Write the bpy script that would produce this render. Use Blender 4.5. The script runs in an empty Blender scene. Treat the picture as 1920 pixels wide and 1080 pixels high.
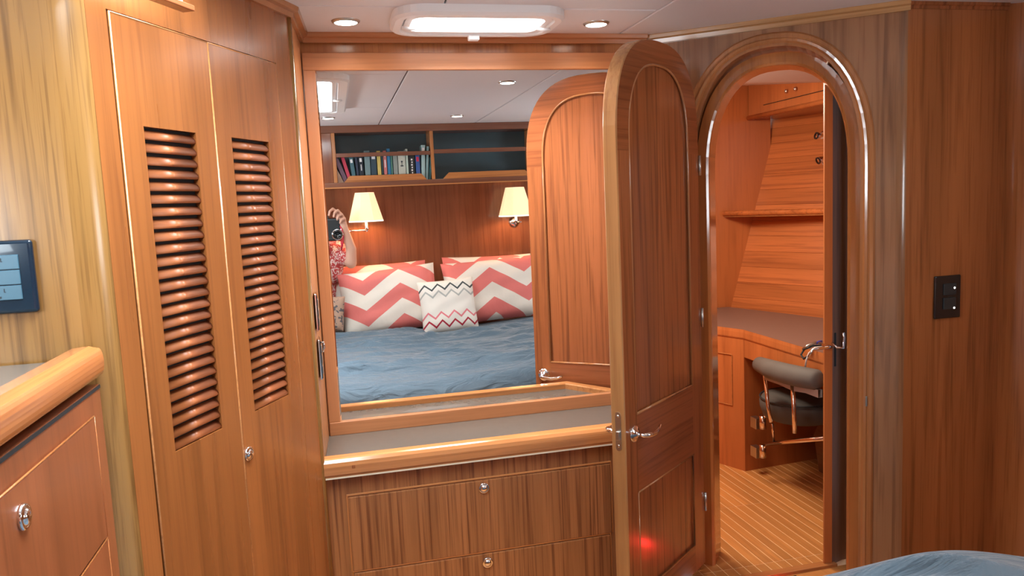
import bpy, bmesh, math, random
from mathutils import Vector, Matrix, Euler
random.seed(7)
SC = bpy.context.scene
COL = SC.collection
PI = math.pi
# ------------------------------------------------------------------ camera
CZ = 1.35
_ex = Vector((6140.0, -442.0, 1418.178)).normalized()      # world X in camera (right, down, forward)
_ey = Vector((-338.0, -145.0, 1418.178)).normalized()
_ez = _ex.cross(_ey).normalized()
if _ez.y > 0: _ez = -_ez
FPX = 1418.178
cd = bpy.data.cameras.new('camera'); cam = bpy.data.objects.new('camera', cd); COL.objects.link(cam)
cd.sensor_width = 36.0; cd.lens = FPX / 1920 * 36; cd.clip_start = 0.02; cd.clip_end = 60
R_ = Vector((_ex.x, _ey.x, _ez.x)); D_ = Vector((_ex.y, _ey.y, _ez.y)); F_ = Vector((_ex.z, _ey.z, _ez.z))
cam.matrix_world = Matrix(((R_.x, -D_.x, -F_.x, 0), (R_.y, -D_.y, -F_.y, 0), (R_.z, -D_.z, -F_.z, CZ), (0, 0, 0, 1)))
SC.camera = cam
# ------------------------------------------------------------------ colour management, world
SC.view_settings.view_transform = 'Standard'; SC.view_settings.look = 'None'
SC.view_settings.exposure = 0.30; SC.view_settings.gamma = 1.0; SC.view_settings.use_curve_mapping = False
w = bpy.data.worlds.new('world'); SC.world = w; w.use_nodes = True
w.node_tree.nodes['Background'].inputs[0].default_value = (0.62, 0.78, 1.0, 1)
w.node_tree.nodes['Background'].inputs[1].default_value = 1.0

def area(name, loc, rot, sx, sy, power, col, spread=180):
    l = bpy.data.lights.new(name, 'AREA'); l.shape = 'RECTANGLE'; l.size = sx; l.size_y = sy
    l.energy = power; l.color = col; l.spread = math.radians(spread)
    o = bpy.data.objects.new(name, l); COL.objects.link(o); o.location = loc; o.rotation_euler = rot; return o
DAY = (0.80, 0.92, 1.0); WARM = (1.0, 0.78, 0.55)
area('hatch_light', (0.48, 2.40, 1.895), (0, 0, 0), 0.34, 0.12, 12, (1.0, 0.96, 0.93), 140)
area('bed_hatch_light', (-0.17, 1.32, 1.885), (0, 0, 0), 0.46, 0.9, 11, DAY, 120)
area('port_light_left', (-1.14, 0.62, 1.40), (0, math.radians(-112), 0), 0.30, 0.9, 11, DAY)
area('port_light_right', (2.26, 0.72, 1.30), (0, math.radians(115), 0), 0.34, 0.8, 5, DAY)
area('study_fill', (1.42, 3.25, 1.83), (0, math.radians(-24), 0), 0.6, 0.8, 34, (1.0, 0.83, 0.66))  # added warm fill that brightens the study, no fitting behind it

# ------------------------------------------------------------------ pixel to plane
def ray(px, py):
    x = (px - 960) / FPX; y = (py - 540) / FPX
    return R_ * x + D_ * y + F_
def at(px, py, x=None, y=None, z=None, n=None, p=None):
    r = ray(px, py); C = Vector((0, 0, CZ))
    if x is not None: t = x / r.x
    elif y is not None: t = y / r.y
    elif z is not None: t = (z - CZ) / r.z
    else:
        n = Vector(n); t = n.dot(Vector(p) - C) / n.dot(r)
    return C + r * t

# ------------------------------------------------------------------ materials
def nt(name):
    m = bpy.data.materials.new(name); m.use_nodes = True
    return m, m.node_tree.nodes, m.node_tree.links, m.node_tree.nodes['Principled BSDF']
def plain(name, col, rough=0.5, metal=0.0, coat=0.0, emit=None, es=0.0, spec=0.5, var=0.0, scale=8):
    m, N, L, b = nt(name)
    b.inputs['Base Color'].default_value = (*col, 1); b.inputs['Roughness'].default_value = rough
    b.inputs['Metallic'].default_value = metal; b.inputs['Coat Weight'].default_value = coat
    b.inputs['Specular IOR Level'].default_value = spec
    if emit: b.inputs['Emission Color'].default_value = (*emit, 1); b.inputs['Emission Strength'].default_value = es
    if var:
        tc = N.new('ShaderNodeTexCoord'); n = N.new('ShaderNodeTexNoise'); n.inputs['Scale'].default_value = scale
        n.inputs['Detail'].default_value = 4
        mx = N.new('ShaderNodeMix'); mx.data_type = 'RGBA'
        mx.inputs['A'].default_value = (*[c * (1 - var) for c in col], 1); mx.inputs['B'].default_value = (*[min(1, c * (1 + var)) for c in col], 1)
        L.new(tc.outputs['Object'], n.inputs['Vector']); L.new(n.outputs['Fac'], mx.inputs['Factor']); L.new(mx.outputs['Result'], b.inputs['Base Color'])
    return m
def wood(name, base, dark, axis='z', rough=0.24, coat=0.25, streak=0.5, dens=1.0, board=0.0):
    """varnished teak: broad colour drift + fine lines running along the axis"""
    m, N, L, b = nt(name)
    tc = N.new('ShaderNodeTexCoord'); oi = N.new('ShaderNodeObjectInfo')
    ad = N.new('ShaderNodeVectorMath'); ad.operation = 'ADD'
    ml = N.new('ShaderNodeVectorMath'); ml.operation = 'SCALE'; ml.inputs['Scale'].default_value = 9.0
    cb = N.new('ShaderNodeCombineXYZ')
    for k in range(3): L.new(oi.outputs['Random'], cb.inputs[k])
    L.new(cb.outputs[0], ml.inputs[0]); L.new(tc.outputs['Object'], ad.inputs[0]); L.new(ml.outputs[0], ad.inputs[1])
    i = 'xyz'.index(axis)
    def noise(across, along, detail, dist=0.0):
        mp = N.new('ShaderNodeMapping'); s = [across * dens] * 3; s[i] = along; mp.inputs['Scale'].default_value = s
        n = N.new('ShaderNodeTexNoise'); n.inputs['Scale'].default_value = 1.0; n.inputs['Detail'].default_value = detail
        n.inputs['Distortion'].default_value = dist
        L.new(ad.outputs[0], mp.inputs['Vector']); L.new(mp.outputs[0], n.inputs['Vector']); return n
    n1 = noise(9, 0.5, 3, 0.3); n2 = noise(55, 1.6, 5, 0.5); n3 = noise(170, 4, 3, 0.2)
    r1 = N.new('ShaderNodeMapRange'); r1.inputs[1].default_value = 0.30; r1.inputs[2].default_value = 0.70
    L.new(n1.outputs['Fac'], r1.inputs[0])
    m1 = N.new('ShaderNodeMix'); m1.data_type = 'RGBA'
    m1.inputs['A'].default_value = (*[c * 0.80 for c in base], 1); m1.inputs['B'].default_value = (*[min(1, c * 1.16) for c in base], 1)
    L.new(r1.outputs[0], m1.inputs['Factor'])
    r2 = N.new('ShaderNodeMapRange'); r2.inputs[1].default_value = 0.50; r2.inputs[2].default_value = 0.68; r2.inputs[4].default_value = streak
    L.new(n2.outputs['Fac'], r2.inputs[0])
    m2 = N.new('ShaderNodeMix'); m2.data_type = 'RGBA'; m2.inputs['B'].default_value = (*dark, 1)
    L.new(r2.outputs[0], m2.inputs['Factor']); L.new(m1.outputs['Result'], m2.inputs['A'])
    r3 = N.new('ShaderNodeMapRange'); r3.inputs[1].default_value = 0.54; r3.inputs[2].default_value = 0.72; r3.inputs[4].default_value = streak * 0.6
    L.new(n3.outputs['Fac'], r3.inputs[0])
    m3 = N.new('ShaderNodeMix'); m3.data_type = 'RGBA'; m3.inputs['B'].default_value = (*[c * 0.8 for c in dark], 1)
    L.new(r3.outputs[0], m3.inputs['Factor']); L.new(m2.outputs['Result'], m3.inputs['A'])
    L.new(m3.outputs['Result'], b.inputs['Base Color'])
    rr = N.new('ShaderNodeMapRange'); rr.inputs[3].default_value = rough * 0.85; rr.inputs[4].default_value = rough * 1.25
    L.new(n1.outputs['Fac'], rr.inputs[0]); L.new(rr.outputs[0], b.inputs['Roughness'])
    b.inputs['Coat Weight'].default_value = coat; b.inputs['Coat Roughness'].default_value = 0.12
    return m
TEAK = (0.50, 0.190, 0.060); TDK = (0.17, 0.050, 0.016)
W_v = wood('teak_vertical', TEAK, TDK, 'z', streak=0.34)
W_x = wood('teak_along_x', TEAK, TDK, 'x')
W_y = wood('teak_along_y', TEAK, TDK, 'y')
W_yel = wood('teak_golden_vertical', (0.33, 0.165, 0.048), (0.12, 0.052, 0.015), 'z', streak=0.85, coat=0.15)
W_lock = wood('teak_locker', (0.330, 0.110, 0.029), (0.15, 0.044, 0.014), 'z', rough=0.27, coat=0.08, streak=0.38, dens=1.2)
W_side = wood('teak_side_cabinet', (0.31, 0.092, 0.033), (0.14, 0.038, 0.014), 'z', rough=0.3, coat=0.15, streak=0.35)
W_rail = wood('teak_rail', (0.56, 0.235, 0.080), TDK, 'x', rough=0.16, coat=0.5, streak=0.35)
W_raily = wood('teak_rail_y', (0.52, 0.180, 0.055), TDK, 'y', rough=0.18, coat=0.5, streak=0.35)
W_drawer = wood('teak_figured_drawer', (0.35, 0.140, 0.050), (0.12, 0.034, 0.012), 'z', streak=0.8, rough=0.32, coat=0.1, dens=2.0)
W_frame = wood('teak_mirror_frame', (0.50, 0.21, 0.085), TDK, 'x', rough=0.36, coat=0.08, streak=0.2)
W_framev = wood('teak_mirror_frame_upright', (0.50, 0.21, 0.085), TDK, 'z', rough=0.3, coat=0.1, streak=0.2)
W_leaf = wood('teak_door_leaf', (0.33, 0.105, 0.036), (0.085, 0.022, 0.010), 'z', rough=0.2, coat=0.3, streak=0.6)
W_leafx = wood('teak_door_leaf_rail', (0.31, 0.095, 0.034), (0.085, 0.022, 0.010), 'x', rough=0.2, coat=0.3, streak=0.4)
W_edge = wood('teak_door_edge', (0.40, 0.19, 0.07), (0.20, 0.075, 0.025), 'z', rough=0.25, streak=0.5)
W_dwall = wood('teak_door_wall', (0.33, 0.160, 0.078), (0.12, 0.050, 0.024), 'z', rough=0.2, streak=0.55, dens=0.7)
W_rwall = wood('teak_right_wall', (0.37, 0.125, 0.038), (0.14, 0.042, 0.014), 'z', rough=0.2, streak=0.55, dens=0.8)
W_arch = wood('teak_arch', (0.42, 0.175, 0.065), TDK, 'z', rough=0.14, coat=0.6, streak=0.25)
W_archin = wood('teak_arch_inner', (0.46, 0.17, 0.05), TDK, 'z', rough=0.16, coat=0.5, streak=0.3)
W_crown = wood('teak_crown', (0.40, 0.165, 0.065), TDK, 'x', rough=0.2, streak=0.08)
W_crowng = wood('teak_crown_golden', (0.50, 0.27, 0.11), TDK, 'x', rough=0.2, streak=0.3)
W_slat = wood('teak_slat', (0.37, 0.108, 0.032), (0.16, 0.04, 0.015), 'x', rough=0.40, coat=0.0, streak=0.35)
W_head = wood('teak_headboard', (0.25, 0.080, 0.036), (0.10, 0.028, 0.013), 'z', rough=0.14, coat=0.5, streak=0.35)
W_cab = wood('teak_bookcase', (0.21, 0.080, 0.045), (0.12, 0.035, 0.015), 'x', rough=0.25, streak=0.3)
W_study = wood('teak_study_vertical', (0.54, 0.175, 0.052), (0.28, 0.075, 0.022), 'z', rough=0.3, coat=0.1, streak=0.3, dens=0.5)
W_studyh = wood('teak_study_plank', (0.56, 0.175, 0.050), (0.22, 0.055, 0.018), 'x', rough=0.3, coat=0.1, streak=0.5)
W_floor = wood('teak_floor_plank', (0.60, 0.250, 0.070), (0.34, 0.12, 0.03), 'y', rough=0.35, coat=0.1, streak=0.35)
M_seam = plain('pale_floor_seam', (0.92, 0.62, 0.34), 0.4)
M_dark = plain('dark_gap', (0.012, 0.010, 0.010), 0.8)
M_ceil = plain('vinyl_ceiling', (0.70, 0.665, 0.67), 0.55, var=0.03, scale=3)
M_ceiledge = plain('ceiling_joint', (0.10, 0.08, 0.08), 0.6)
M_lam = plain('grey_laminate', (0.115, 0.098, 0.082), 0.25, var=0.06, scale=40)
M_lamedge = plain('laminate_study', (0.20, 0.12, 0.095), 0.4, var=0.05, scale=30)
M_chrome = plain('chrome', (0.82, 0.82, 0.84), 0.09, 1.0)
M_steel = plain('brushed_steel', (0.55, 0.56, 0.54), 0.3, 1.0)
M_copper = plain('polished_tube', (0.85, 0.72, 0.62), 0.16, 1.0)
M_black = plain('black_plastic', (0.008, 0.012, 0.014), 0.12, coat=0.5)
M_blackm = plain('black_matt_plastic', (0.02, 0.028, 0.032), 0.4)
M_white = plain('white_plastic', (0.78, 0.76, 0.75), 0.35)
M_led = plain('indicator_light', (1, 1, 1), 0.4, emit=(1, 0.97, 0.9), es=3.0)
M_redled = plain('red_led', (0.8, 0.02, 0.02), 0.4, emit=(1, 0.02, 0.02), es=90.0)
M_bulb = plain('lamp_lens', (1, 1, 1), 0.4, emit=(1.0, 0.90, 0.76), es=9.0)
M_pane = plain('daylit_acrylic', (1, 1, 1), 0.4, emit=(0.97, 0.985, 1.0), es=5.0)
M_pane2 = plain('daylit_acrylic_blue', (1, 1, 1), 0.4, emit=(0.86, 0.95, 1.0), es=9.0)
M_mirror = plain('mirror_glass', (0.93, 0.95, 0.95), 0.0, 1.0)
M_teal = plain('cabinet_lining', (0.055, 0.105, 0.125), 0.35, var=0.25, scale=3)
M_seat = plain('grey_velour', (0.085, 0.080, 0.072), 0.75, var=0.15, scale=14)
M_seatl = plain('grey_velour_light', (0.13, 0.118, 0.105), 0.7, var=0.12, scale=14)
M_lock = plain('screw', (0.6, 0.55, 0.5), 0.25, 1.0)
M_skin = plain('skin', (0.62, 0.34, 0.24), 0.5, var=0.06, scale=10)
M_hair = plain('hair', (0.10, 0.055, 0.03), 0.5, var=0.3, scale=60)
M_pants = plain('dark_trousers', (0.03, 0.035, 0.05), 0.8, var=0.2, scale=20)
M_strap = plain('red_strap', (0.60, 0.02, 0.06), 0.45)
M_bristol = plain('switch_key_blue', (0.055, 0.135, 0.19), 0.35, var=0.05)
M_mark = plain('dark_ink', (0.02, 0.03, 0.04), 0.6)

def m_duvet():
    m, N, L, b = nt('blue_duvet')
    tc = N.new('ShaderNodeTexCoord'); n = N.new('ShaderNodeTexNoise'); n.inputs['Scale'].default_value = 3; n.inputs['Detail'].default_value = 5
    L.new(tc.outputs['Object'], n.inputs['Vector'])
    mx = N.new('ShaderNodeMix'); mx.data_type = 'RGBA'; mx.inputs['A'].default_value = (0.058, 0.095, 0.130, 1); mx.inputs['B'].default_value = (0.085, 0.140, 0.188, 1)
    L.new(n.outputs['Fac'], mx.inputs['Factor']); L.new(mx.outputs['Result'], b.inputs['Base Color'])
    b.inputs['Roughness'].default_value = 0.62; b.inputs['Sheen Weight'].default_value = 0.3
    mp = N.new('ShaderNodeMapping'); mp.inputs['Scale'].default_value = (5, 16, 8); mp.inputs['Rotation'].default_value = (0, 0, 0.12)
    n2 = N.new('ShaderNodeTexNoise'); n2.inputs['Scale'].default_value = 1; n2.inputs['Detail'].default_value = 5; n2.inputs['Distortion'].default_value = 1.3
    L.new(tc.outputs['Object'], mp.inputs['Vector']); L.new(mp.outputs[0], n2.inputs['Vector'])
    bp = N.new('ShaderNodeBump'); bp.inputs['Strength'].default_value = 0.9; bp.inputs['Distance'].default_value = 0.03
    L.new(n2.outputs['Fac'], bp.inputs['Height']); L.new(bp.outputs[0], b.inputs['Normal'])
    return m
M_duvet = m_duvet()
def math_(N, L, op, a, b=None, c=None):
    n = N.new('ShaderNodeMath'); n.operation = op
    for k, v in enumerate((a, b, c)):
        if v is None: continue
        if isinstance(v, (int, float)): n.inputs[k].default_value = v
        else: L.new(v, n.inputs[k])
    return n.outputs[0]
def m_chevron(name, period, amp, pitch, shift, xoff):
    m, N, L, b = nt(name)
    tc = N.new('ShaderNodeTexCoord'); s = N.new('ShaderNodeSeparateXYZ'); L.new(tc.outputs['Object'], s.inputs[0])
    fx = math_(N, L, 'FRACT', math_(N, L, 'DIVIDE', math_(N, L, 'ADD', s.outputs[0], xoff), period))
    tri = math_(N, L, 'MULTIPLY', math_(N, L, 'ABSOLUTE', math_(N, L, 'SUBTRACT', fx, 0.5)), 2 * amp)
    v = math_(N, L, 'DIVIDE', math_(N, L, 'ADD', math_(N, L, 'SUBTRACT', s.outputs[2], tri), shift), pitch)
    band = math_(N, L, 'GREATER_THAN', math_(N, L, 'FRACT', v), 0.5)
    mx = N.new('ShaderNodeMix'); mx.data_type = 'RGBA'; mx.inputs['A'].default_value = (0.80, 0.72, 0.62, 1); mx.inputs['B'].default_value = (0.72, 0.175, 0.150, 1)
    L.new(band, mx.inputs['Factor']); L.new(mx.outputs['Result'], b.inputs['Base Color']); b.inputs['Roughness'].default_value = 0.75
    n2 = N.new('ShaderNodeTexNoise'); n2.inputs['Scale'].default_value = 7; n2.inputs['Detail'].default_value = 3; L.new(tc.outputs['Object'], n2.inputs['Vector'])
    bp = N.new('ShaderNodeBump'); bp.inputs['Strength'].default_value = 0.4; bp.inputs['Distance'].default_value = 0.02
    L.new(n2.outputs['Fac'], bp.inputs['Height']); L.new(bp.outputs[0], b.inputs['Normal'])
    return m
def m_zigzag():
    m, N, L, b = nt('cream_zigzag_cotton')
    tc = N.new('ShaderNodeTexCoord'); s = N.new('ShaderNodeSeparateXYZ'); L.new(tc.outputs['Object'], s.inputs[0])
    fx = math_(N, L, 'FRACT', math_(N, L, 'DIVIDE', math_(N, L, 'ADD', s.outputs[0], 0.5), 0.088))
    tri = math_(N, L, 'MULTIPLY', math_(N, L, 'ABSOLUTE', math_(N, L, 'SUBTRACT', fx, 0.5)), 0.085)
    v = math_(N, L, 'SUBTRACT', s.outputs[2], tri)
    prev = None
    for zc, col in ((0.105, (0.05, 0.06, 0.06)), (0.055, (0.42, 0.42, 0.38)), (-0.092, (0.75, 0.20, 0.22)), (-0.150, (0.38, 0.01, 0.03))):
        inb = math_(N, L, 'LESS_THAN', math_(N, L, 'ABSOLUTE', math_(N, L, 'SUBTRACT', v, zc)), 0.0075)
        mx = N.new('ShaderNodeMix'); mx.data_type = 'RGBA'; mx.inputs['B'].default_value = (*col, 1)
        if prev is None: mx.inputs['A'].default_value = (0.80, 0.74, 0.66, 1)
        else: L.new(prev, mx.inputs['A'])
        L.new(inb, mx.inputs['Factor']); prev = mx.outputs['Result']
    L.new(prev, b.inputs['Base Color']); b.inputs['Roughness'].default_value = 0.8
    return m
M_chev1 = m_chevron('coral_chevron_left', 0.50, 0.165, 0.215, 0.075, 0.415)
M_chev2 = m_chevron('coral_chevron_right', 0.50, 0.165, 0.215, 0.02, 0.02)
M_zig = m_zigzag()
def m_blotch(name, a, c, scale, th=0.5):
    m, N, L, b = nt(name)
    tc = N.new('ShaderNodeTexCoord'); v = N.new('ShaderNodeTexNoise'); v.inputs['Scale'].default_value = scale; v.inputs['Detail'].default_value = 1; v.inputs['Distortion'].default_value = 1.5
    L.new(tc.outputs['Object'], v.inputs['Vector'])
    g = math_(N, L, 'GREATER_THAN', v.outputs['Fac'], th)
    mx = N.new('ShaderNodeMix'); mx.data_type = 'RGBA'; mx.inputs['A'].default_value = (*a, 1); mx.inputs['B'].default_value = (*c, 1)
    L.new(g, mx.inputs['Factor']); L.new(mx.outputs['Result'], b.inputs['Base Color']); b.inputs['Roughness'].default_value = 0.8
    return m
M_shirt = m_blotch('red_patterned_shirt', (0.50, 0.05, 0.05), (0.75, 0.55, 0.50), 45, 0.53)
M_brown = m_blotch('brown_patterned_cushion', (0.42, 0.26, 0.18), (0.10, 0.09, 0.09), 22, 0.56)
def m_shade():
    m, N, L, b = nt('lamp_shade_cloth')
    b.inputs['Base Color'].default_value = (0.85, 0.66, 0.42, 1); b.inputs['Roughness'].default_value = 0.8
    b.inputs['Emission Color'].default_value = (1.0, 0.70, 0.36, 1); b.inputs['Emission Strength'].default_value = 0.62
    return m
M_shade = m_shade()
M_shadein = plain('shade_trim', (0.95, 0.9, 0.8), 0.6, emit=(1.0, 0.88, 0.68), es=1.0)

# ------------------------------------------------------------------ mesh helpers
def new(name, parent=None):
    o = bpy.data.objects.new(name, None); COL.objects.link(o); o.empty_display_size = 0.05
    if parent: o.parent = parent
    return o
def tag(o, label=None, cat=None, group=None, kind=None):
    if label: o['label'] = label
    if cat: o['category'] = cat
    if group: o['group'] = group
    if kind: o['kind'] = kind
    return o
def emit(name, bm, mat, parent=None, bevel=0.0, smooth=False, seg=2, xf=None):
    me = bpy.data.meshes.new(name)
    bmesh.ops.recalc_face_normals(bm, faces=bm.faces[:])
    if smooth:
        for f in bm.faces: f.smooth = True
    bm.to_mesh(me); bm.free()
    if isinstance(mat, (list, tuple)):
        for q in mat: me.materials.append(q)
    else: me.materials.append(mat)
    o = bpy.data.objects.new(name, me); COL.objects.link(o)
    if parent: o.parent = parent
    if xf is not None: o.matrix_local = xf
    if bevel:
        b = o.modifiers.new('bevel', 'BEVEL'); b.width = bevel; b.segments = seg; b.limit_method = 'ANGLE'; b.angle_limit = math.radians(40); b.harden_normals = False
    return o
def box(bm, x0, x1, y0, y1, z0, z1):
    vs = [bm.verts.new((x, y, z)) for x in (x0, x1) for y in (y0, y1) for z in (z0, z1)]
    for f in ((0, 1, 3, 2), (4, 6, 7, 5), (0, 4, 5, 1), (2, 3, 7, 6), (0, 2, 6, 4), (1, 5, 7, 3)): bm.faces.new([vs[i] for i in f])
    return bm
def B(*args): return box(bmesh.new(), *args)
def prism(poly, a0, a1, axis='y', bm=None, tri=False):
    """poly: 2-D outline; extruded along axis.  axis y -> (x,z); z -> (x,y); x -> (y,z)"""
    bm = bm or bmesh.new()
    def P(u, v, a): return {'y': (u, a, v), 'z': (u, v, a), 'x': (a, u, v)}[axis]
    A = [bm.verts.new(P(u, v, a0)) for u, v in poly]; C = [bm.verts.new(P(u, v, a1)) for u, v in poly]
    fs = [bm.faces.new(A), bm.faces.new(C[::-1])]
    n = len(poly)
    for i in range(n): bm.faces.new((A[i], C[i], C[(i + 1) % n], A[(i + 1) % n]))
    for f in fs: f.normal_update()
    bmesh.ops.triangulate(bm, faces=fs, quad_method='BEAUTY', ngon_method='EAR_CLIP')
    return bm
def tube(pts, r, bm=None, seg=10, cap=True):
    bm = bm or bmesh.new(); pts = [Vector(p) for p in pts]; rings = []; n = len(pts)
    rr = r if isinstance(r, (list, tuple)) else [r] * n
    up = None
    for i, p in enumerate(pts):
        t = (pts[min(i + 1, n - 1)] - pts[max(i - 1, 0)]).normalized()
        if up is None: up = Vector((0, 0, 1)) if abs(t.z) < 0.9 else Vector((1, 0, 0))
        a = t.cross(up).normalized(); b = a.cross(t).normalized(); up = b
        rings.append([bm.verts.new(p + (a * math.cos(2 * PI * k / seg) + b * math.sin(2 * PI * k / seg)) * rr[i]) for k in range(seg)])
    for i in range(n - 1):
        for k in range(seg): bm.faces.new((rings[i][k], rings[i][(k + 1) % seg], rings[i + 1][(k + 1) % seg], rings[i + 1][k]))
    if cap:
        bm.faces.new(rings[0][::-1]); bm.faces.new(rings[-1])
    return bm
def lathe(prof, bm=None, seg=24, M=None):
    """prof: list of (radius, height) about local z"""
    bm = bm or bmesh.new(); rings = []
    for r, h in prof:
        if r < 1e-5: rings.append([bm.verts.new((0, 0, h))])
        else: rings.append([bm.verts.new((r * math.cos(2 * PI * k / seg), r * math.sin(2 * PI * k / seg), h)) for k in range(seg)])
    vs = [v for g in rings for v in g]
    for a, b in zip(rings, rings[1:]):
        for k in range(seg):
            q = [a[k % len(a)], a[(k + 1) % len(a)], b[(k + 1) % len(b)], b[k % len(b)]]
            q = list(dict.fromkeys(q))
            if len(q) > 2: bm.faces.new(q)
    if M is not None: bmesh.ops.transform(bm, matrix=M, verts=vs)
    return bm
def sweep(profile, path, closed=False):
    """profile: list (o, h) offsets: o along the in-plane outward normal, h along +Y... path: list of (u, z, nu, nz)"""
    bm = bmesh.new(); rings = []
    for (u, z, nu, nz) in path: rings.append([bm.verts.new((u + o * nu, h, z + o * nz)) for o, h in profile])
    m = len(profile)
    for a, b in zip(rings, rings[1:]):
        for k in range(m): bm.faces.new((a[k], b[k], b[(k + 1) % m], a[(k + 1) % m]))
    bm.faces.new(rings[0][::-1]); bm.faces.new(rings[-1]); return bm
def frame_xf(origin, dirxy):
    """local x along dirxy, local y = into the wall (left of x), z up"""
    d = Vector((dirxy[0], dirxy[1], 0)).normalized(); n = Vector((-d.y, d.x, 0))
    return Matrix(((d.x, n.x, 0, origin[0]), (d.y, n.y, 0, origin[1]), (0, 0, 1, origin[2] if len(origin) > 2 else 0), (0, 0, 0, 1)))
def superarch(cx, a, top, spring, n=2.35, steps=28, z0=0.0):
    """points (u, z) from the left foot over the arch to the right foot"""
    b = top - spring; pts = [(cx - a, z0)]
    for i in range(steps + 1):
        t = PI - PI * i / steps; c, s = math.cos(t), math.sin(t)
        pts.append((cx + a * math.copysign(abs(c) ** (2 / n), c), spring + b * abs(s) ** (2 / n)))
    pts.append((cx + a, z0)); return pts
def with_normals(pts):
    out = []
    for i, (u, z) in enumerate(pts):
        a = pts[max(0, i - 1)]; b = pts[min(len(pts) - 1, i + 1)]
        du, dz = b[0] - a[0], b[1] - a[1]; l = math.hypot(du, dz) or 1
        out.append((u, z, -dz / l, du / l))
    return out
def knob(parent, pos, direction, r=0.0165, name='knob', mat=None):
    bm = lathe([(0, 0.0105), (r * 0.35, 0.010), (r * 0.62, 0.0075), (r * 0.68, 0.0045), (r * 0.78, 0.0050), (r * 0.95, 0.0055), (r * 1.05, 0.0035), (r * 1.08, 0), (0, 0)], seg=28)
    q = Vector(direction).to_track_quat('Z', 'Y').to_matrix().to_4x4(); q.translation = Vector(pos)
    bm.transform(q); return emit(name, bm, mat or M_chrome, parent, smooth=True)
CEIL = 1.93; FL = -0.10; D = 2.64
# ================================================================== STRUCTURE
# ---- cabin floor
fl = emit('floor', B(-1.3, 2.4, -0.6, 2.43, FL - 0.06, FL), W_floor); tag(fl, 'teak cabin floor beneath the bed and dresser', 'floor', kind='structure')
# ---- study floor with caulked planks
f2 = emit('floor', B(1.0, 3.3, 2.47, 4.4, FL - 0.06, FL - 0.0012), M_seam)
tag(f2, 'teak and holly strip floor of the study beyond the arched doorway', 'floor', kind='structure')
def plank_mesh(w, l):
    bm = B(0, w, 0, l, 0, 0.012); me = bpy.data.meshes.new('plank'); bmesh.ops.recalc_face_normals(bm, faces=bm.faces[:]); bm.to_mesh(me); bm.free(); me.materials.append(W_floor); return me
PW = 0.0445
xs = [1.863 + PW * k for k in range(-15, 20)]
ysegs = [(2.475, 2.534), (2.538, 3.062), (3.066, 4.36)]
pm = [plank_mesh(PW - 0.0045, b - a) for a, b in ysegs] + [plank_mesh(PW - 0.0045, 4.36 - 2.475)]
for x in xs:
    # the lift-out hatch ends at x = 1.863
    segs = [0, 1, 2] if x < 1.85 else [0, 3]
    if x > 1.85:
        rng = [(2.475, 3)]
    else: rng = [(ysegs[i][0], i) for i in (0, 1, 2)]
    for y0, mi in rng:
        o = bpy.data.objects.new('plank', pm[mi]); COL.objects.link(o); o.parent = f2; o.location = (x + 0.0022, y0, FL - 0.012)
r = emit('lift_ring', B(1.478, 1.510, 2.80, 2.835, FL, FL + 0.002), M_steel, f2, bevel=0.001)
r['label'] = 'small steel floor latch'
ths = emit('trim', prism([(1.40, 2.425), (1.80, 2.425), (1.80, 2.462), (1.40, 2.462)], FL - 0.05, FL + 0.012, 'z'), W_x, bevel=0.004)
tag(ths, 'wooden threshold strip at the foot of the arched doorway', 'threshold', kind='structure'); ths.name = 'trim_1'
# ---- cabin ceiling
ce = emit('ceiling', B(-1.3, 2.4, -0.6, 2.70, CEIL + 0.012, CEIL + 0.05), M_ceiledge)
tag(ce, 'pale vinyl cabin ceiling in panels with dark joints', 'ceiling', kind='structure')
def ceil_panel(x0, x1, y0, y1, lab=None):
    o = emit('ceiling_panel', B(x0 + 0.003, x1 - 0.003, y0 + 0.003, y1 - 0.003, CEIL, CEIL + 0.0125), M_ceil, ce, bevel=0.004)
HX0, HX1, HY0, HY1 = 0.27, 0.69, 2.29, 2.50
GX0, GX1, GY0, GY1 = -0.40, 0.08, 0.77, 1.87
ceil_panel(-1.3, 0.36, -0.6, GY0); ceil_panel(-1.3, GX0, GY0, GY1); ceil_panel(GX1, 0.36, GY0, GY1); ceil_panel(-1.3, 0.36, GY1, HY0)
ceil_panel(0.36, 1.045, -0.6, HY0); ceil_panel(1.045, 2.4, -0.6, 2.70)
ceil_panel(-1.3, HX0, HY0, 2.70); ceil_panel(HX1, 1.045, HY0, 2.70); ceil_panel(HX0, HX1, HY1, 2.70)
# ---- mirror bulkhead
wb = emit('wall_front', B(-0.12, 1.20, D + 0.012, D + 0.06, FL, CEIL + 0.01), W_v)
tag(wb, 'teak bulkhead above the dresser that carries the mirror', 'wall', kind='structure')
# return wall beside the dresser
rw = emit('wall_left', prism([(-0.079, 2.31), (-0.062, D + 0.02), (-0.16, D + 0.02), (-0.16, 2.36)], FL, CEIL, 'z'), W_framev)
tag(rw, 'narrow teak side wall between the louvred locker and the mirror', 'wall', kind='structure')
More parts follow.
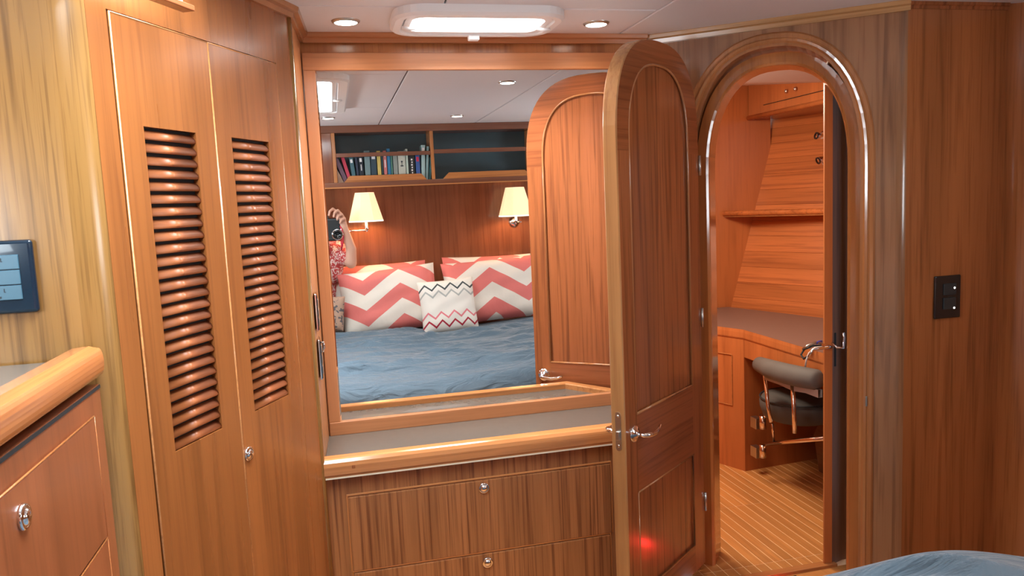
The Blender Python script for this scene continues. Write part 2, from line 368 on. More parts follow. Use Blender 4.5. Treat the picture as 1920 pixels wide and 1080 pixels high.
# ---- crown mouldings
def crown(name, pts, lab, mat=None, h=0.030, dpt=0.028, xf=None):
    """pts (x,y) along wall foot line, room on the left-hand... built as mitred strip"""
    bm = bmesh.new(); prof = [(0, 0), (0, -h), (dpt * 0.35, -h), (dpt * 0.45, -h * 0.55), (dpt * 0.9, -h * 0.45), (dpt, -h * 0.1), (dpt, 0)]
    n = len(pts); rings = []
    for i in range(n):
        p = Vector(pts[i])
        ds = []
        if i > 0: ds.append((p - Vector(pts[i - 1])).normalized())
        if i < n - 1: ds.append((Vector(pts[i + 1]) - p).normalized())
        ns = [Vector((d.y, -d.x)) for d in ds]
        nn = sum(ns, Vector((0, 0))); nn = nn.normalized() / max(0.4, nn.normalized().dot(ns[0]))
        rings.append([bm.verts.new((p.x + nn.x * o, p.y + nn.y * o, CEIL + hh)) for o, hh in prof])
    m = len(prof)
    for a, b in zip(rings, rings[1:]):
        for k in range(m): bm.faces.new((a[k], b[k], b[(k + 1) % m], a[(k + 1) % m]))
    bm.faces.new(rings[0][::-1]); bm.faces.new(rings[-1])
    o = emit(name, bm, mat or W_crown, xf=xf); tag(o, lab, 'trim', kind='structure'); return o
LKD = Vector((math.sin(math.radians(26.2)), math.cos(math.radians(26.2)))); LKC = Vector((-0.079, 2.31))
LKE = LKC - LKD * 0.78
crown('trim_2', [(-1.2, 1.576), (-0.4775, 1.576), tuple(LKE), tuple(LKC), (-0.062, 2.64)], 'dark teak crown moulding above the louvred locker')
crown('trim_3', [(-0.062, 2.64), (1.150, 2.64)], 'teak crown moulding above the mirror', W_frame)
# ---- angled door wall
DWA = math.radians(38); DWd = Vector((math.cos(DWA), -math.sin(DWA))); DWO = (1.16, 2.66)
DX = frame_xf((DWO[0], DWO[1], 0), DWd)
DWL = 0.825
crown('trim_4', [(-0.012, -0.001), (0.862, -0.001)], 'teak crown moulding above the arched doorway', W_crowng, xf=DX)
dw = new('wall_back'); dw.name = 'wall_right'; dw.matrix_world = DX
tag(dw, 'angled teak wall pierced by the arched doorway', 'wall', kind='structure')
ACX, AA, ATOP, ASP = 0.441, 0.290, 1.853, 1.42
hole = superarch(ACX, AA, ATOP, ASP, z0=FL - 0.05)
outl = [(-0.03, FL - 0.05)] + hole[0:1] + hole[1:] + [(DWL, FL - 0.05), (DWL, CEIL + 0.01), (-0.03, CEIL + 0.01)]
def arch_wall(u0, u1, ztop, hole, y0, y1):
    bm = bmesh.new(); zf = hole[0][1]; us = [u0] + [p[0] for p in hole] + [u1]
    lo = [(u0, zf)] + hole[:]
    def q(a, b, c, d):
        A = [bm.verts.new((u, y0, z)) for u, z in (a, b, c, d)]; Bq = [bm.verts.new((u, y1, z)) for u, z in (a, b, c, d)]
        bm.faces.new(A); bm.faces.new(Bq[::-1])
    q((u0, zf), hole[0], (hole[0][0], ztop), (u0, ztop)); q(hole[-1], (u1, zf), (u1, ztop), (hole[-1][0], ztop))
    for a, b in zip(hole, hole[1:]):
        if abs(a[0] - b[0]) > 1e-4: q(a, b, (b[0], ztop), (a[0], ztop))
    for a, b in zip(hole, hole[1:]): bm.faces.new([bm.verts.new(p) for p in ((a[0], y0, a[1]), (b[0], y0, b[1]), (b[0], y1, b[1]), (a[0], y1, a[1]))])
    for u in (u0, u1): bm.faces.new([bm.verts.new(p) for p in ((u, y0, zf), (u, y1, zf), (u, y1, ztop), (u, y0, ztop))])
    bmesh.ops.remove_doubles(bm, verts=bm.verts[:], dist=1e-5); return bm
emit('panel', arch_wall(-0.03, DWL, CEIL + 0.01, hole, 0.0, 0.05), W_dwall, dw)
# rounded outer trim of the arch
prof = [(0.0, 0.02), (-0.004, -0.004), (0.002, -0.012), (0.010, -0.014), (0.013, -0.009), (0.018, -0.012), (0.028, -0.011), (0.034, -0.003), (0.034, 0.02)]
path = with_normals(superarch(ACX, AA, ATOP, ASP, z0=FL))
emit('arch_trim', sweep(prof, path), W_arch, dw, smooth=False)['label'] = 'rounded glossy arch moulding'
# jamb lining and inner stop
emit('jamb_lining', sweep([(0.0, 0.0), (-0.012, 0.004), (-0.012, 0.20), (0.012, 0.20), (0.012, 0.0)], with_normals(superarch(ACX, AA, ATOP, ASP, z0=FL))), W_arch, dw)
emit('door_stop', sweep([(-0.012, 0.060), (-0.046, 0.056), (-0.054, 0.062), (-0.056, 0.075), (-0.056, 0.19), (-0.012, 0.19)], with_normals(superarch(ACX + 0.004, AA, ATOP - 0.012, ASP, z0=FL))), W_archin, dw)['label'] = 'inner arched door stop'
for zz in (1.64, 1.27, 0.92, 0.35):
    bm = lathe([(0.0, 0.002), (0.003, 0.001), (0.0035, 0)], seg=10); bm.transform(Matrix.Translation((ACX - AA + 0.034, 0.060, zz)) @ Matrix.Rotation(PI / 2, 4, 'X')); emit('screw', bm, M_lock, dw, smooth=True)
sp = emit('strike_plate', B(ACX + AA + 0.008, ACX + AA + 0.014, -0.0155, -0.011, 0.60, 0.635), M_steel, dw, bevel=0.001)
sp['label'] = 'small bright latch strike'
# ---- right wall beyond rounded corner
CR = Vector(DWO) + DWd * (DWL + 0.0)   # tangent start of the corner
def rounded_corner(p0, d0, d1, r, steps=8):
    """arc starting at p0 heading d0 ending heading d1 (turn left)"""
    a0 = math.atan2(d0[1], d0[0]); a1 = math.atan2(d1[1], d1[0])
    while a1 - a0 > PI: a1 -= 2 * PI
    while a1 - a0 < -PI: a1 += 2 * PI
    s = 1 if a1 > a0 else -1
    c = Vector(p0) + Vector((-math.sin(a0), math.cos(a0))) * r * s
    return [(c.x + r * s * math.sin(a0 + (a1 - a0) * i / steps), c.y - r * s * math.cos(a0 + (a1 - a0) * i / steps)) for i in range(steps + 1)]
arc = rounded_corner(CR, DWd, (1, 0), 0.05)
ye = arc[-1][1]
back = [(p[0] + 0.02, p[1] + 0.05) for p in arc[::-1]]
bm = prism(arc + [(arc[-1][0], ye + 0.06), (arc[0][0] + 0.01, arc[0][1] + 0.06)], FL, CEIL + 0.01, 'z')
o = emit('trim_5', bm, W_dwall, smooth=False); tag(o, 'rounded varnished corner post right of the arched doorway', 'corner post', kind='structure')
for f in o.data.polygons: f.use_smooth = abs(f.normal.z) < 0.5
o.modifiers.new('e', 'EDGE_SPLIT').split_angle = math.radians(40)
XR = 2.225
wr = emit('wall_right', B(arc[-1][0], XR, ye, ye + 0.05, FL, CEIL + 0.01), W_rwall); tag(wr, 'teak wall panel carrying the black switch plate', 'wall', kind='structure')
crown('trim_6', [(arc[-1][0] - 0.02, ye), (XR, ye)], 'dark crown strip above the right-hand teak panel', W_leaf, h=0.022, dpt=0.012)
arc2 = rounded_corner((XR, ye), (1, 0), (0, -1), 0.09)
bm = prism(arc2 + [(arc2[-1][0] + 0.05, arc2[-1][1]), (arc2[-1][0] + 0.05, ye + 0.05), (XR, ye + 0.05)], FL, CEIL + 0.01, 'z')
o = emit('trim_7', bm, W_rwall); tag(o, 'rounded inside corner at the far right edge', 'corner post', kind='structure')
for f in o.data.polygons: f.use_smooth = abs(f.normal.z) < 0.5
o.modifiers.new('e', 'EDGE_SPLIT').split_angle = math.radians(40)
XH = arc2[-1][0]
def wall_with_window(name, x0, x1, wy0, wy1, wz0, wz1, ylo, yhi, lab, wn, wlab, inner):
    w_ = new(name); tag(w_, lab, 'wall', kind='structure')
    for a in ((ylo, wy0, FL, CEIL + 0.01), (wy1, yhi, FL, CEIL + 0.01), (wy0, wy1, FL, wz0), (wy0, wy1, wz1, CEIL + 0.01)):
        emit('panel', B(x0, x1, a[0], a[1], a[2], a[3]), W_v, w_)
    wi = new(wn); tag(wi, wlab, 'window', kind='structure')
    xi = x0 if inner < 0 else x1; s = -0.015 * (1 if inner < 0 else -1)
    bm = bmesh.new(); f = 0.03
    xa, xb = sorted((xi + s, xi - s))
    box(bm, xa, xb, wy0 - f, wy0, wz0 - f, wz1 + f); box(bm, xa, xb, wy1, wy1 + f, wz0 - f, wz1 + f); box(bm, xa, xb, wy0, wy1, wz0 - f, wz0); box(bm, xa, xb, wy0, wy1, wz1, wz1 + f)
    emit('window_frame', bm, M_chrome, wi, bevel=0.004)
    xm = (x0 + x1) / 2; emit('pane', B(xm - 0.004, xm + 0.004, wy0, wy1, wz0, wz1), M_pane2, wi)
wall_with_window('wall_right', XH, XH + 0.05, 0.32, 1.12, 1.14, 1.46, -0.6, arc2[-1][1], 'teak hull side wall right of the bed', 'window_2', 'daylit portlight right of the bed', -1)
wall_with_window('wall_left', -1.25, -1.20, 0.18, 1.06, 1.26, 1.54, -0.6, 1.65, 'teak hull side wall left of the bed', 'window_1', 'daylit portlight above the left side cabinet', 1)
# ---- left end wall with rounded column
wl = emit('wall_left', B(-1.25, -0.4775, 1.576, 1.62, FL, CEIL + 0.01), W_yel); tag(wl, 'golden teak end wall carrying the black switch panel', 'wall', kind='structure')
arc3 = rounded_corner((-0.4775, 1.576), (1, 0), (LKD.x, LKD.y), 0.06, 10)
bm = prism(arc3 + [(arc3[-1][0] - 0.03, arc3[-1][1] + 0.02), (-0.4775, 1.62)], FL, CEIL + 0.01, 'z')
o = emit('trim_8', bm, W_yel); tag(o, 'rounded golden corner post left of the louvred locker', 'corner post', kind='structure')
for f in o.data.polygons: f.use_smooth = abs(f.normal.z) < 0.5
o.modifiers.new('e', 'EDGE_SPLIT').split_angle = math.radians(40)
# ---- headboard bulkhead
wh = emit('wall_back', B(-1.25, XH + 0.05, -0.44, -0.39, FL, CEIL + 0.01), W_head); tag(wh, 'glossy dark teak headboard wall behind the bed', 'wall', kind='structure')
# ---- study shell
st = emit('wall_back', B(1.0, 2.70, 4.30, 4.34, FL - 0.05, 2.05), W_study); tag(st, 'far bulkhead of the study seen through the doorway', 'wall', kind='structure')
for k in range(1): pass
bm = bmesh.new(); zc_ = lambda y: 1.865 + max(0, y - 3.30) * 0.1337
lp_ = [(1.30, 2.74), (1.95, 2.50), (3.3, 2.50), (3.3, 3.30), (1.0, 3.30), (1.0, 2.80)]; l2_ = [(1.0, 3.30), (3.3, 3.30), (3.3, 4.34), (1.0, 4.34)]
for lp in (lp_, l2_):
    bm.faces.new([bm.verts.new((x, y, zc_(y))) for x, y in lp])
ext_ = bmesh.ops.extrude_face_region(bm, geom=bm.faces[:]); bmesh.ops.translate(bm, vec=(0, 0, 0.03), verts=[v for v in ext_['geom'] if isinstance(v, bmesh.types.BMVert)])
o = emit('ceiling', bm, M_ceil); tag(o, 'pale ceiling of the study beyond the arched doorway', 'ceiling', kind='structure')
o = emit('wall_front', B(1.9, 3.3, 2.43, 2.47, FL - 0.05, 2.05), W_study); tag(o, 'near bulkhead of the study behind the right-hand panel', 'wall', kind='structure')
o = emit('wall_left', B(0.95, 0.99, 2.72, 4.34, FL - 0.05, 2.05), W_study); tag(o, 'left wall of the study hidden past the doorway', 'wall', kind='structure')
# hull side of the study: leaning planks
HA = Vector((2.39, 4.30)); HB = Vector((2.39 + 0.36 * 2.3, 4.30 - 0.94 * 2.0)); hd = (HB - HA).normalized(); HL = 1.9
hx = frame_xf((HA.x, HA.y, 0.0), hd)
hull = new('wall_right'); hull.matrix_world = hx @ Matrix.Translation((0, 0, 0.55)) @ Matrix.Rotation(-math.atan(0.264), 4, 'X') @ Matrix.Translation((0, 0, -0.55))
tag(hull, 'flared hull side of the study lined with horizontal teak planks', 'wall', kind='structure')
emit('backing', B(-0.15, HL, 0.014, 0.03, -0.3, 2.1), M_dark, hull)
hp = None
for k in range(22):
    z0 = -0.28 + k * 0.098
    if hp is None:
        hp = emit('plank', B(-0.15, HL, 0, 0.014, 0, 0.0972), W_studyh, hull, bevel=0.0008, seg=1); hp.location = (0, 0, z0)
    else:
        c = hp.copy(); COL.objects.link(c); c.parent = hull; c.location = (0, 0, z0)
# ================================================================== MIRROR
mr = new('mirror'); mr.location = (0.52, D, 0.6); mr.rotation_euler = (0, 0, 0)
tag(mr, 'large wall mirror in a plain teak frame above the dresser', 'mirror')
MX0, MX1, MZ0, MZ1 = -0.021, 1.085, 0.622, 1.811
mo = Matrix.Translation((-0.52, -D, -0.6))
emit('glass', B(MX0 - 0.005, MX1 + 0.005, D - 0.000, D + 0.006, MZ0 - 0.005, MZ1 + 0.005), M_mirror, mr, xf=mo)
emit('frame_rail', B(-0.060, 1.14, D - 0.010, D + 0.012, MZ1, 1.868), W_frame, mr, bevel=0.002, xf=mo)
emit('frame_rail', B(-0.060, 1.14, D - 0.012, D + 0.012, 0.574, MZ0), W_frame, mr, bevel=0.003, xf=mo)
emit('frame_stile', B(-0.060, MX0, D - 0.0095, D + 0.012, MZ0, MZ1), W_framev, mr, bevel=0.002, xf=mo)
emit('frame_stile', B(MX1, 1.14, D - 0.0095, D + 0.012, MZ0, MZ1), W_framev, mr, bevel=0.002, xf=mo)
emit('bevel_strip', prism([(MX0 - 0.002, D - 0.0005), (MX0 + 0.004, D - 0.0005), (MX0 - 0.001, D - 0.005)], MZ0, MZ1, 'z'), M_mirror, mr, xf=mo)['label'] = 'bright bevelled left edge'
# ================================================================== DRESSER
DZ = 0.575
dr = new('dresser'); dr.location = (0.45, 2.48, FL); mo = Matrix.Translation((-0.45, -2.48, -FL))
tag(dr, 'built-in teak dresser with drawers below the mirror', 'dresser')
FY = 2.335; RX = 0.905
body = [(-0.078, FY), (RX, FY), (1.035, 2.52), (1.12, D), (-0.064, D)]
emit('carcass', prism(body, FL, DZ - 0.026, 'z'), W_drawer, dr, xf=mo)
emit('shadow_gap', prism([(-0.078, FY - 0.001), (RX + 0.002, FY - 0.001), (RX + 0.002, FY + 0.01), (-0.078, FY + 0.01)], DZ - 0.040, DZ - 0.026, 'z'), M_dark, dr, xf=mo)
def drawer(px0, py0, px1, py1, zlow, kpx):
    a = at(px0, py0, y=FY); b = at(px1, py1, y=FY); z1 = (a.z + b.z) / 2; x0, x1 = a.x, b.x
    d = emit('drawer', B(x0, x1, FY - 0.006, FY + 0.004, zlow, z1 - 0.004), W_drawer, dr, bevel=0.003, xf=mo)
    bm = bmesh.new(); e = 0.005
    box(bm, x0 - e, x1 + e, FY - 0.004, FY + 0.002, z1 - 0.001, z1 + e)
    emit('edge_bead', bm, W_rail, dr, bevel=0.002, xf=mo)
    emit('edge_bead', B(x0 - e, x0 - 0.0005, FY - 0.0025, FY + 0.002, zlow, z1), W_v, dr, xf=mo); emit('edge_bead', B(x1 + 0.0005, x1 + e, FY - 0.0025, FY + 0.002, zlow, z1), W_v, dr, xf=mo)
    k = at(*kpx, y=FY - 0.012); knob(d, (k.x, FY - 0.006, k.z), (0, -1, 0))
    return z1
z2 = at(662, 1074, y=FY).z
drawer(652, 929, 1143, 867, z2 + 0.006, (908, 916))
drawer(664, 1074, 1143, 998, z2 - 0.20, (915, 1056))
drawer(672, 1300, 1143, 1210, FL + 0.05, (918, 1400))
# laminate top and rail
ct = emit('countertop', prism([(-0.076, FY + 0.008), (RX - 0.01, FY + 0.008), (1.025, 2.52), (1.105, D - 0.001), (-0.063, D - 0.001)], DZ - 0.024, DZ, 'z'), M_lam)
tag(ct, 'grey-brown laminate worktop lying on the dresser below the mirror', 'worktop')
def rail2(name, pts, prof, mat, parent=None):
    bm = bmesh.new(); rings = []; n = len(pts)
    for i in range(n):
        p = Vector(pts[i]); ds = []
        if i > 0: ds.append((p - Vector(pts[i - 1])).normalized())
        if i < n - 1: ds.append((Vector(pts[i + 1]) - p).normalized())
        ns = [Vector((d.y, -d.x)) for d in ds]; nn = sum(ns, Vector((0, 0))).normalized(); nn = nn / max(0.4, nn.dot(ns[0]))
        rings.append([bm.verts.new((p.x + nn.x * o, p.y + nn.y * o, h)) for o, h in prof])
    m = len(prof)
    for a, b in zip(rings, rings[1:]):
        for k in range(m): bm.faces.new((a[k], b[k], b[(k + 1) % m], a[(k + 1) % m]))
    bm.faces.new(rings[0][::-1]); bm.faces.new(rings[-1])
    return emit(name, bm, mat, parent)
zr = 0.598
rprof = [(-0.010, DZ - 0.022), (-0.010, zr - 0.004), (-0.007, zr), (0.022, zr), (0.029, zr - 0.003), (0.035, zr - 0.012), (0.037, zr - 0.024), (0.035, zr - 0.050), (0.030, zr - 0.052), (0.030, DZ - 0.036), (0.0, DZ - 0.036)]
fr = rail2('fiddle_rail', [(-0.078, FY), (RX - 0.012, FY), (1.020, 2.52), (1.105, D - 0.012)], rprof, W_rail); tag(fr, 'rounded teak fiddle rail along the front edge of the dresser top', 'rail')
sl = emit('light_strip', B(-0.078, RX, FY - 0.031, FY - 0.020, DZ - 0.0405, DZ - 0.0355), plain('pale_strip', (0.75, 0.66, 0.5), 0.3), fr); sl['label'] = 'pale strip under the rail'
plug = at(663, 875, y=FY - 0.037); emit('wood_plug', B(plug.x - 0.005, plug.x + 0.005, FY - 0.0375, FY - 0.034, plug.z - 0.005, plug.z + 0.005), W_leaf, fr, bevel=0.001)
# ================================================================== LOUVRED LOCKER
LX = frame_xf((LKE.x, LKE.y, 0), LKD)     # local x 0..0.78 along the face; y into the locker
lk = new('locker'); lk.matrix_world = LX; tag(lk, 'tall built-in teak locker with two louvred doors', 'locker')
def L_(s): return s + 0.78
dl, ds_, dr_ = L_(-0.722), L_(-0.4075), L_(-0.098)
ztop = 1.756
bm = bmesh.new(); box(bm, 0, dl - 0.004, 0, 0.03, FL, CEIL); box(bm, dr_ + 0.004, 0.78, 0, 0.03, FL, CEIL); box(bm, dl - 0.004, dr_ + 0.004, 0, 0.03, ztop + 0.004, CEIL)
emit('face_frame', bm, W_lock, lk)
emit('interior', B(0.02, 0.76, 0.10, 0.11, FL, CEIL), M_dark, lk)
emit('joint', B(dl - 0.003, dr_ + 0.003, 0.014, 0.016, FL, ztop + 0.003), M_dark, lk)
# corner bead at right
bm = tube([(0.776, 0.004, FL), (0.776, 0.004, CEIL)], 0.010, seg=16); emit('corner_bead', bm, W_yel, lk, smooth=True)
def ldoor(x0, x1, lx0, lx1, hasknob):
    lz0, lz1 = 0.8455, 1.541
    outer_y = -0.002
    bm = bmesh.new(); e = 0.0015
    box(bm, x0 + e, lx0, outer_y, 0.020, FL + 0.05, ztop); box(bm, lx1, x1 - e, outer_y, 0.020, FL + 0.05, ztop)
    box(bm, lx0, lx1, outer_y, 0.020, FL + 0.05, lz0); box(bm, lx0, lx1, outer_y, 0.020, lz1, ztop)
    bmesh.ops.remove_doubles(bm, verts=bm.verts[:], dist=1e-5)
    d = new('louvred_door', lk); emit('door_panel', bm, W_lock, d)
    # thin rounded arris strips showing as lines round the leaf
    bm = tube([(x0 + e, outer_y + 0.001, FL + 0.05), (x0 + e, outer_y + 0.001, ztop)], 0.0024, seg=8); tube([(x0, outer_y + 0.001, ztop), (x1, outer_y + 0.001, ztop)], 0.002, bm, seg=8)
    tube([(x1 - e, outer_y + 0.001, FL + 0.05), (x1 - e, outer_y + 0.001, ztop)], 0.0014, bm, seg=8)
    emit('arris', bm, W_rail, d, smooth=True)
    n = 26; pitch = (lz1 - lz0) / n; me = None
    for k in range(n):
        zc = lz0 + pitch * (k + 0.42)
        if me is None:
            pr = []
            for t in range(14):
                a = 2 * PI * t / 14; pr.append((0.0138 * math.cos(a) * 1.0, 0.0078 * math.sin(a)))
            ang = math.radians(38)
            pr = [(u * math.cos(ang) + v * math.sin(ang) + 0.0115, u * math.sin(ang) - v * math.cos(ang)) for u, v in pr]
            bm = prism(pr, 0, 1, 'x'); s0 = emit('slat', bm, W_slat, d)
            for f in s0.data.polygons: f.use_smooth = abs(f.normal.x) < 0.5
            me = s0
            s = s0
        else:
            s = me.copy(); COL.objects.link(s); s.parent = d
        s.location = (lx0 - 0.001, 0, zc); s.scale = (lx1 - lx0 + 0.002, 1, 1)
    if hasknob: knob(d, (L_(-0.387), outer_y, 0.75), (0, -1, 0), r=0.017)
    return d
ldoor(dl, ds_, L_(-0.654), L_(-0.482), False)
ldoor(ds_, dr_, L_(-0.341), L_(-0.169), True)
# ================================================================== LEFT SIDE CABINET
SX = -0.45
sc_ = new('side_cabinet'); sc_.location = (-0.8, 0.9, FL); mo = Matrix.Translation((0.8, -0.9, -FL))
tag(sc_, 'waist-high teak side cabinet at the left edge, drawers facing the bed', 'cabinet')
emit('carcass', B(-1.195, SX, -0.38, 1.545, FL, 1.045), W_side, sc_, xf=mo)
emit('shadow_gap', B(SX - 0.01, SX + 0.0015, -0.38, 1.545, 1.038, 1.044), M_dark, sc_, xf=mo)
def sdrawer(y0, y1, z0, z1, ky, kz):
    d = emit('drawer', B(SX - 0.002, SX + 0.005, y0, y1, z0, z1), W_side, sc_, bevel=0.002, xf=mo)
    bm = tube([(SX + 0.004, y0, z1 + 0.001), (SX + 0.004, y1, z1 + 0.001)], 0.0018, seg=8); tube([(SX + 0.004, y1, z0), (SX + 0.004, y1, z1)], 0.0015, bm, seg=8)
    emit('arris', bm, W_raily, d, smooth=True)
    knob(d, (SX + 0.005, ky, kz), (1, 0, 0), r=0.018)
sdrawer(0.79, 1.482, 0.772, 0.998, 1.137, 0.961 - 0.012)
sdrawer(0.79, 1.482, 0.50, 0.766, 1.137, 0.70)
sdrawer(0.79, 1.482, 0.20, 0.494, 1.137, 0.44)
sdrawer(0.05, 0.78, 0.772, 0.998, 0.42, 0.949)
o = emit('countertop', B(-1.20, SX - 0.02, -0.38, 1.560, 1.052, 1.092), M_lam); tag(o, 'grey laminate top lying on the left side cabinet', 'worktop')
bm = bmesh.new(); pr = []
for k in range(17):
    a = -PI / 2 + PI * k / 16; pr.append((SX + 0.0 + 0.012 * math.cos(a), 1.088 + 0.024 * math.sin(a)))
pr = [(SX - 0.055, 1.046), (SX + 0.004, 1.064)] + [(SX + 0.004 + 0.008 * math.cos(-PI / 2 + PI * k / 10), 1.088 + 0.026 * math.sin(-PI / 2 + PI * k / 10)) for k in range(1, 10)] + [(SX - 0.012, 1.118), (SX - 0.04, 1.116), (SX - 0.055, 1.105)]
bm = prism([(x, z) for x, z in pr], -0.38, 1.548, 'y'); o = emit('fiddle_rail', bm, W_raily, bevel=0.006, seg=3); tag(o, 'thick rounded teak rail along the left side cabinet top', 'rail')
# ================================================================== OPEN DOOR LEAF
P0 = Vector((0.838, 2.143)); H0 = Vector((1.285, 2.508)); ld = (H0 - P0).normalized(); LW = (H0 - P0).length
TH = 0.050
PX = frame_xf((P0.x, P0.y, 0), ld)       # local x from free edge to hinge, y into the thickness (towards the mirror)
dd = new('door_1'); dd.matrix_world = PX; tag(dd, 'arched teak cabin door standing open before the mirror', 'door', kind='structure')
def leaf_outline(inset=0.0, zb=FL + 0.06):
    return superarch(LW / 2, LW / 2 - inset, 1.842 - inset, 1.50, n=2.7, z0=zb, steps=30)
# core (recessed panels) and frame on each face
core = leaf_outline(0.004)
emit('door_core', prism(core, 0.008, TH - 0.008, 'y'), W_leaf, dd)
pl, prr, pz0, pzt = 0.072, LW - 0.084, 0.667, 1.766
def frame_face(y0, y1):
    # outline with upper arched panel hole and lower panel hole: built from stiles, rails and an arched head
    out = leaf_outline(0.0)
    pan = superarch((pl + prr) / 2, (prr - pl) / 2, pzt, 1.50, n=2.6, z0=pz0, steps=30)
    bm = prism(out[:1] + [(out[0][0], 1.49)] + [(pl, 1.49), (pl, out[0][1])], y0, y1, 'y')
    prism([(prr, out[0][1]), (prr, 1.49), (out[-1][0], 1.49), (out[-1][0], out[0][1])], y0, y1, 'y', bm)
    emit('stile', bm, W_leaf, dd)
    bm = prism([(out[0][0], 1.49)] + out[1:-1] + [(out[-1][0], 1.49), (prr, 1.49)] + pan[1:-1][::-1] + [(pl, 1.49)], y0, y1, 'y'); emit('arched_head', bm, W_leafx, dd)
    bm = B(pl, prr, y0, y1, 0.408, pz0); emit('lock_rail', bm, W_leafx, dd)
    bm = B(pl, prr, y0, y1, FL + 0.06, 0.06); emit('bottom_rail', bm, W_leafx, dd)
    s = -1 if y0 < TH / 2 else 1; yf = y0 if s < 0 else y1
    # beads round the panels
    pts = [(u, z) for u, z in pan]; ring = [(u, yf - s * 0.002, z) for u, z in pts]
    bm = tube([ring[0]] + [ring[-1]], 0.0045, seg=8); tube(ring, 0.0042, bm, seg=8); emit('panel_bead', bm, W_arch, dd, smooth=True)
    q = [(pl, 0.408), (prr, 0.408), (prr, 0.06), (pl, 0.06), (pl, 0.408)]
    bm = tube([(u, yf - s * 0.002, z) for u, z in q], 0.0042, seg=8); emit('panel_bead', bm, W_arch, dd, smooth=True)
frame_face(0.0, 0.009); frame_face(TH - 0.009, TH)
# lipping round the edge
emit('edge_lipping', sweep([(0.0, 0.0005), (-0.010, 0.0005), (-0.010, TH - 0.0005), (0.0, TH - 0.0005), (0.0025, TH - 0.004), (0.0025, 0.004)], with_normals(leaf_outline(0.0))), W_edge, dd)['label'] = 'paler lipping along the edge of the door'
def handle(parent, x, yf, s, z, r=0.027):
    # s: outward sign along local y (-1 towards the room)
    h = new('door_handle', parent); h.location = (x, yf, z)
    q = Matrix.Rotation(PI / 2 * (1 if s < 0 else -1), 4, 'X')
    bm = lathe([(0, 0.014), (r * 0.45, 0.013), (r * 0.5, 0.009), (r * 0.86, 0.007), (r, 0.003), (r * 1.02, 0), (0, 0)], seg=28); bm.transform(q)
    emit('rose', bm, M_chrome, h, smooth=True)
    pts = [(0, s * 0.010, 0), (0, s * 0.034, 0), (0.010, s * 0.044, 0.0), (0.030, s * 0.047, -0.003), (0.055, s * 0.046, -0.004), (0.080, s * 0.044, 0.0), (0.100, s * 0.041, 0.008)]
    bm = tube(pts, [0.008, 0.0075, 0.0085, 0.0075, 0.0085, 0.0065, 0.004], seg=12); emit('lever', bm, M_chrome, h, smooth=True)
handle(dd, 0.052, 0.0, -1, 0.608); handle(dd, 0.040, TH, 1, 0.610)
bm = prism([(0.012 + 0.010 * math.cos(a), 0.628 + (0.050 if math.sin(a) > 0 else -0.054) + 0.010 * math.sin(a)) for a in [2 * PI * k / 24 for k in range(24)]], -0.004, -0.002, 'x')
bm.transform(Matrix.Translation((0, TH / 2 - 0.012, 0))); lp = emit('lock_plate', bm, M_steel, dd)
emit('latch_bolt', B(-0.012, -0.003, TH / 2 - 0.008, TH / 2 + 0.006, 0.600, 0.628), M_steel, dd, bevel=0.002)
for zz in (0.675, 0.580):
    bm = lathe([(0, 0.0015), (0.004, 0.001), (0.0045, 0)], seg=12); bm.transform(Matrix.Translation((-0.004, TH / 2, zz)) @ Matrix.Rotation(-PI / 2, 4, 'Y')); emit('screw', bm, M_lock, dd, smooth=True)
# hinges
bm = bmesh.new()
for zz in (1.45, 0.9, 0.2): tube([(LW + 0.004, -0.004, zz - 0.035), (LW + 0.004, -0.004, zz + 0.035)], 0.005, bm, seg=10)
emit('hinge', bm, M_steel, dd, smooth=True)
# ================================================================== INNER SLAB DOOR IN THE PASSAGE
Y2 = 2.445
d2 = new('door_2'); a = at(1545, 600, y=Y2); b = at(1558, 600, y=Y2)
XF2 = frame_xf((a.x, Y2, 0), (1, 0.0)); d2.matrix_world = XF2
tag(d2, 'plain teak door edge folded back inside the arched doorway', 'door', kind='structure')
ew = b.x - a.x
# edge strip and face that turns away to the right
emit('door_panel', prism([(0, 0), (ew, -0.004), (ew + 0.30, 0.10), (ew + 0.28, 0.135)], FL + 0.002, 1.815, 'z'), wood('teak_dark_edge', (0.26, 0.115, 0.045), (0.09, 0.03, 0.012), 'z', rough=0.5, coat=0.0), d2)
emit('edge_lipping', prism([(-0.001, -0.004), (ew + 0.0005, -0.008), (ew + 0.0005, -0.002), (-0.001, 0.003)], FL + 0.002, 1.815, 'z'), W_study, d2)
def d2pt(px, py, yy=0.0): q = at(px, py, y=Y2 - 0.02); return (q.x - a.x, -0.02 + yy, q.z)
q = d2pt(1548, 648); bm = tube([(q[0], -0.004, q[2]), (q[0], -0.05, q[2]), (q[0] - 0.02, -0.055, q[2] + 0.002), (q[0] - 0.075, -0.05, q[2] - 0.004), (q[0] - 0.09, -0.045, q[2] - 0.03)], [0.006, 0.006, 0.006, 0.005, 0.004]); emit('door_handle', bm, M_chrome, d2, smooth=True)
q = d2pt(1570, 648)
emit('lock_plate', B(q[0] - 0.014, q[0] + 0.012, 0.001, 0.006, q[2] - 0.085, q[2] + 0.045), M_blackm, d2, bevel=0.003)
bm = tube([(q[0] - 0.012, -0.004, q[2] + 0.010), (q[0] - 0.010, -0.03, q[2] - 0.004), (q[0] + 0.014, -0.034, q[2] - 0.008), (q[0] + 0.018, -0.034, q[2] + 0.030), (q[0] + 0.014, -0.034, q[2] + 0.050)], [0.005, 0.005, 0.0045, 0.004, 0.005]); emit('hook', bm, M_chrome, d2, smooth=True)['label'] = 'bright bent hook'
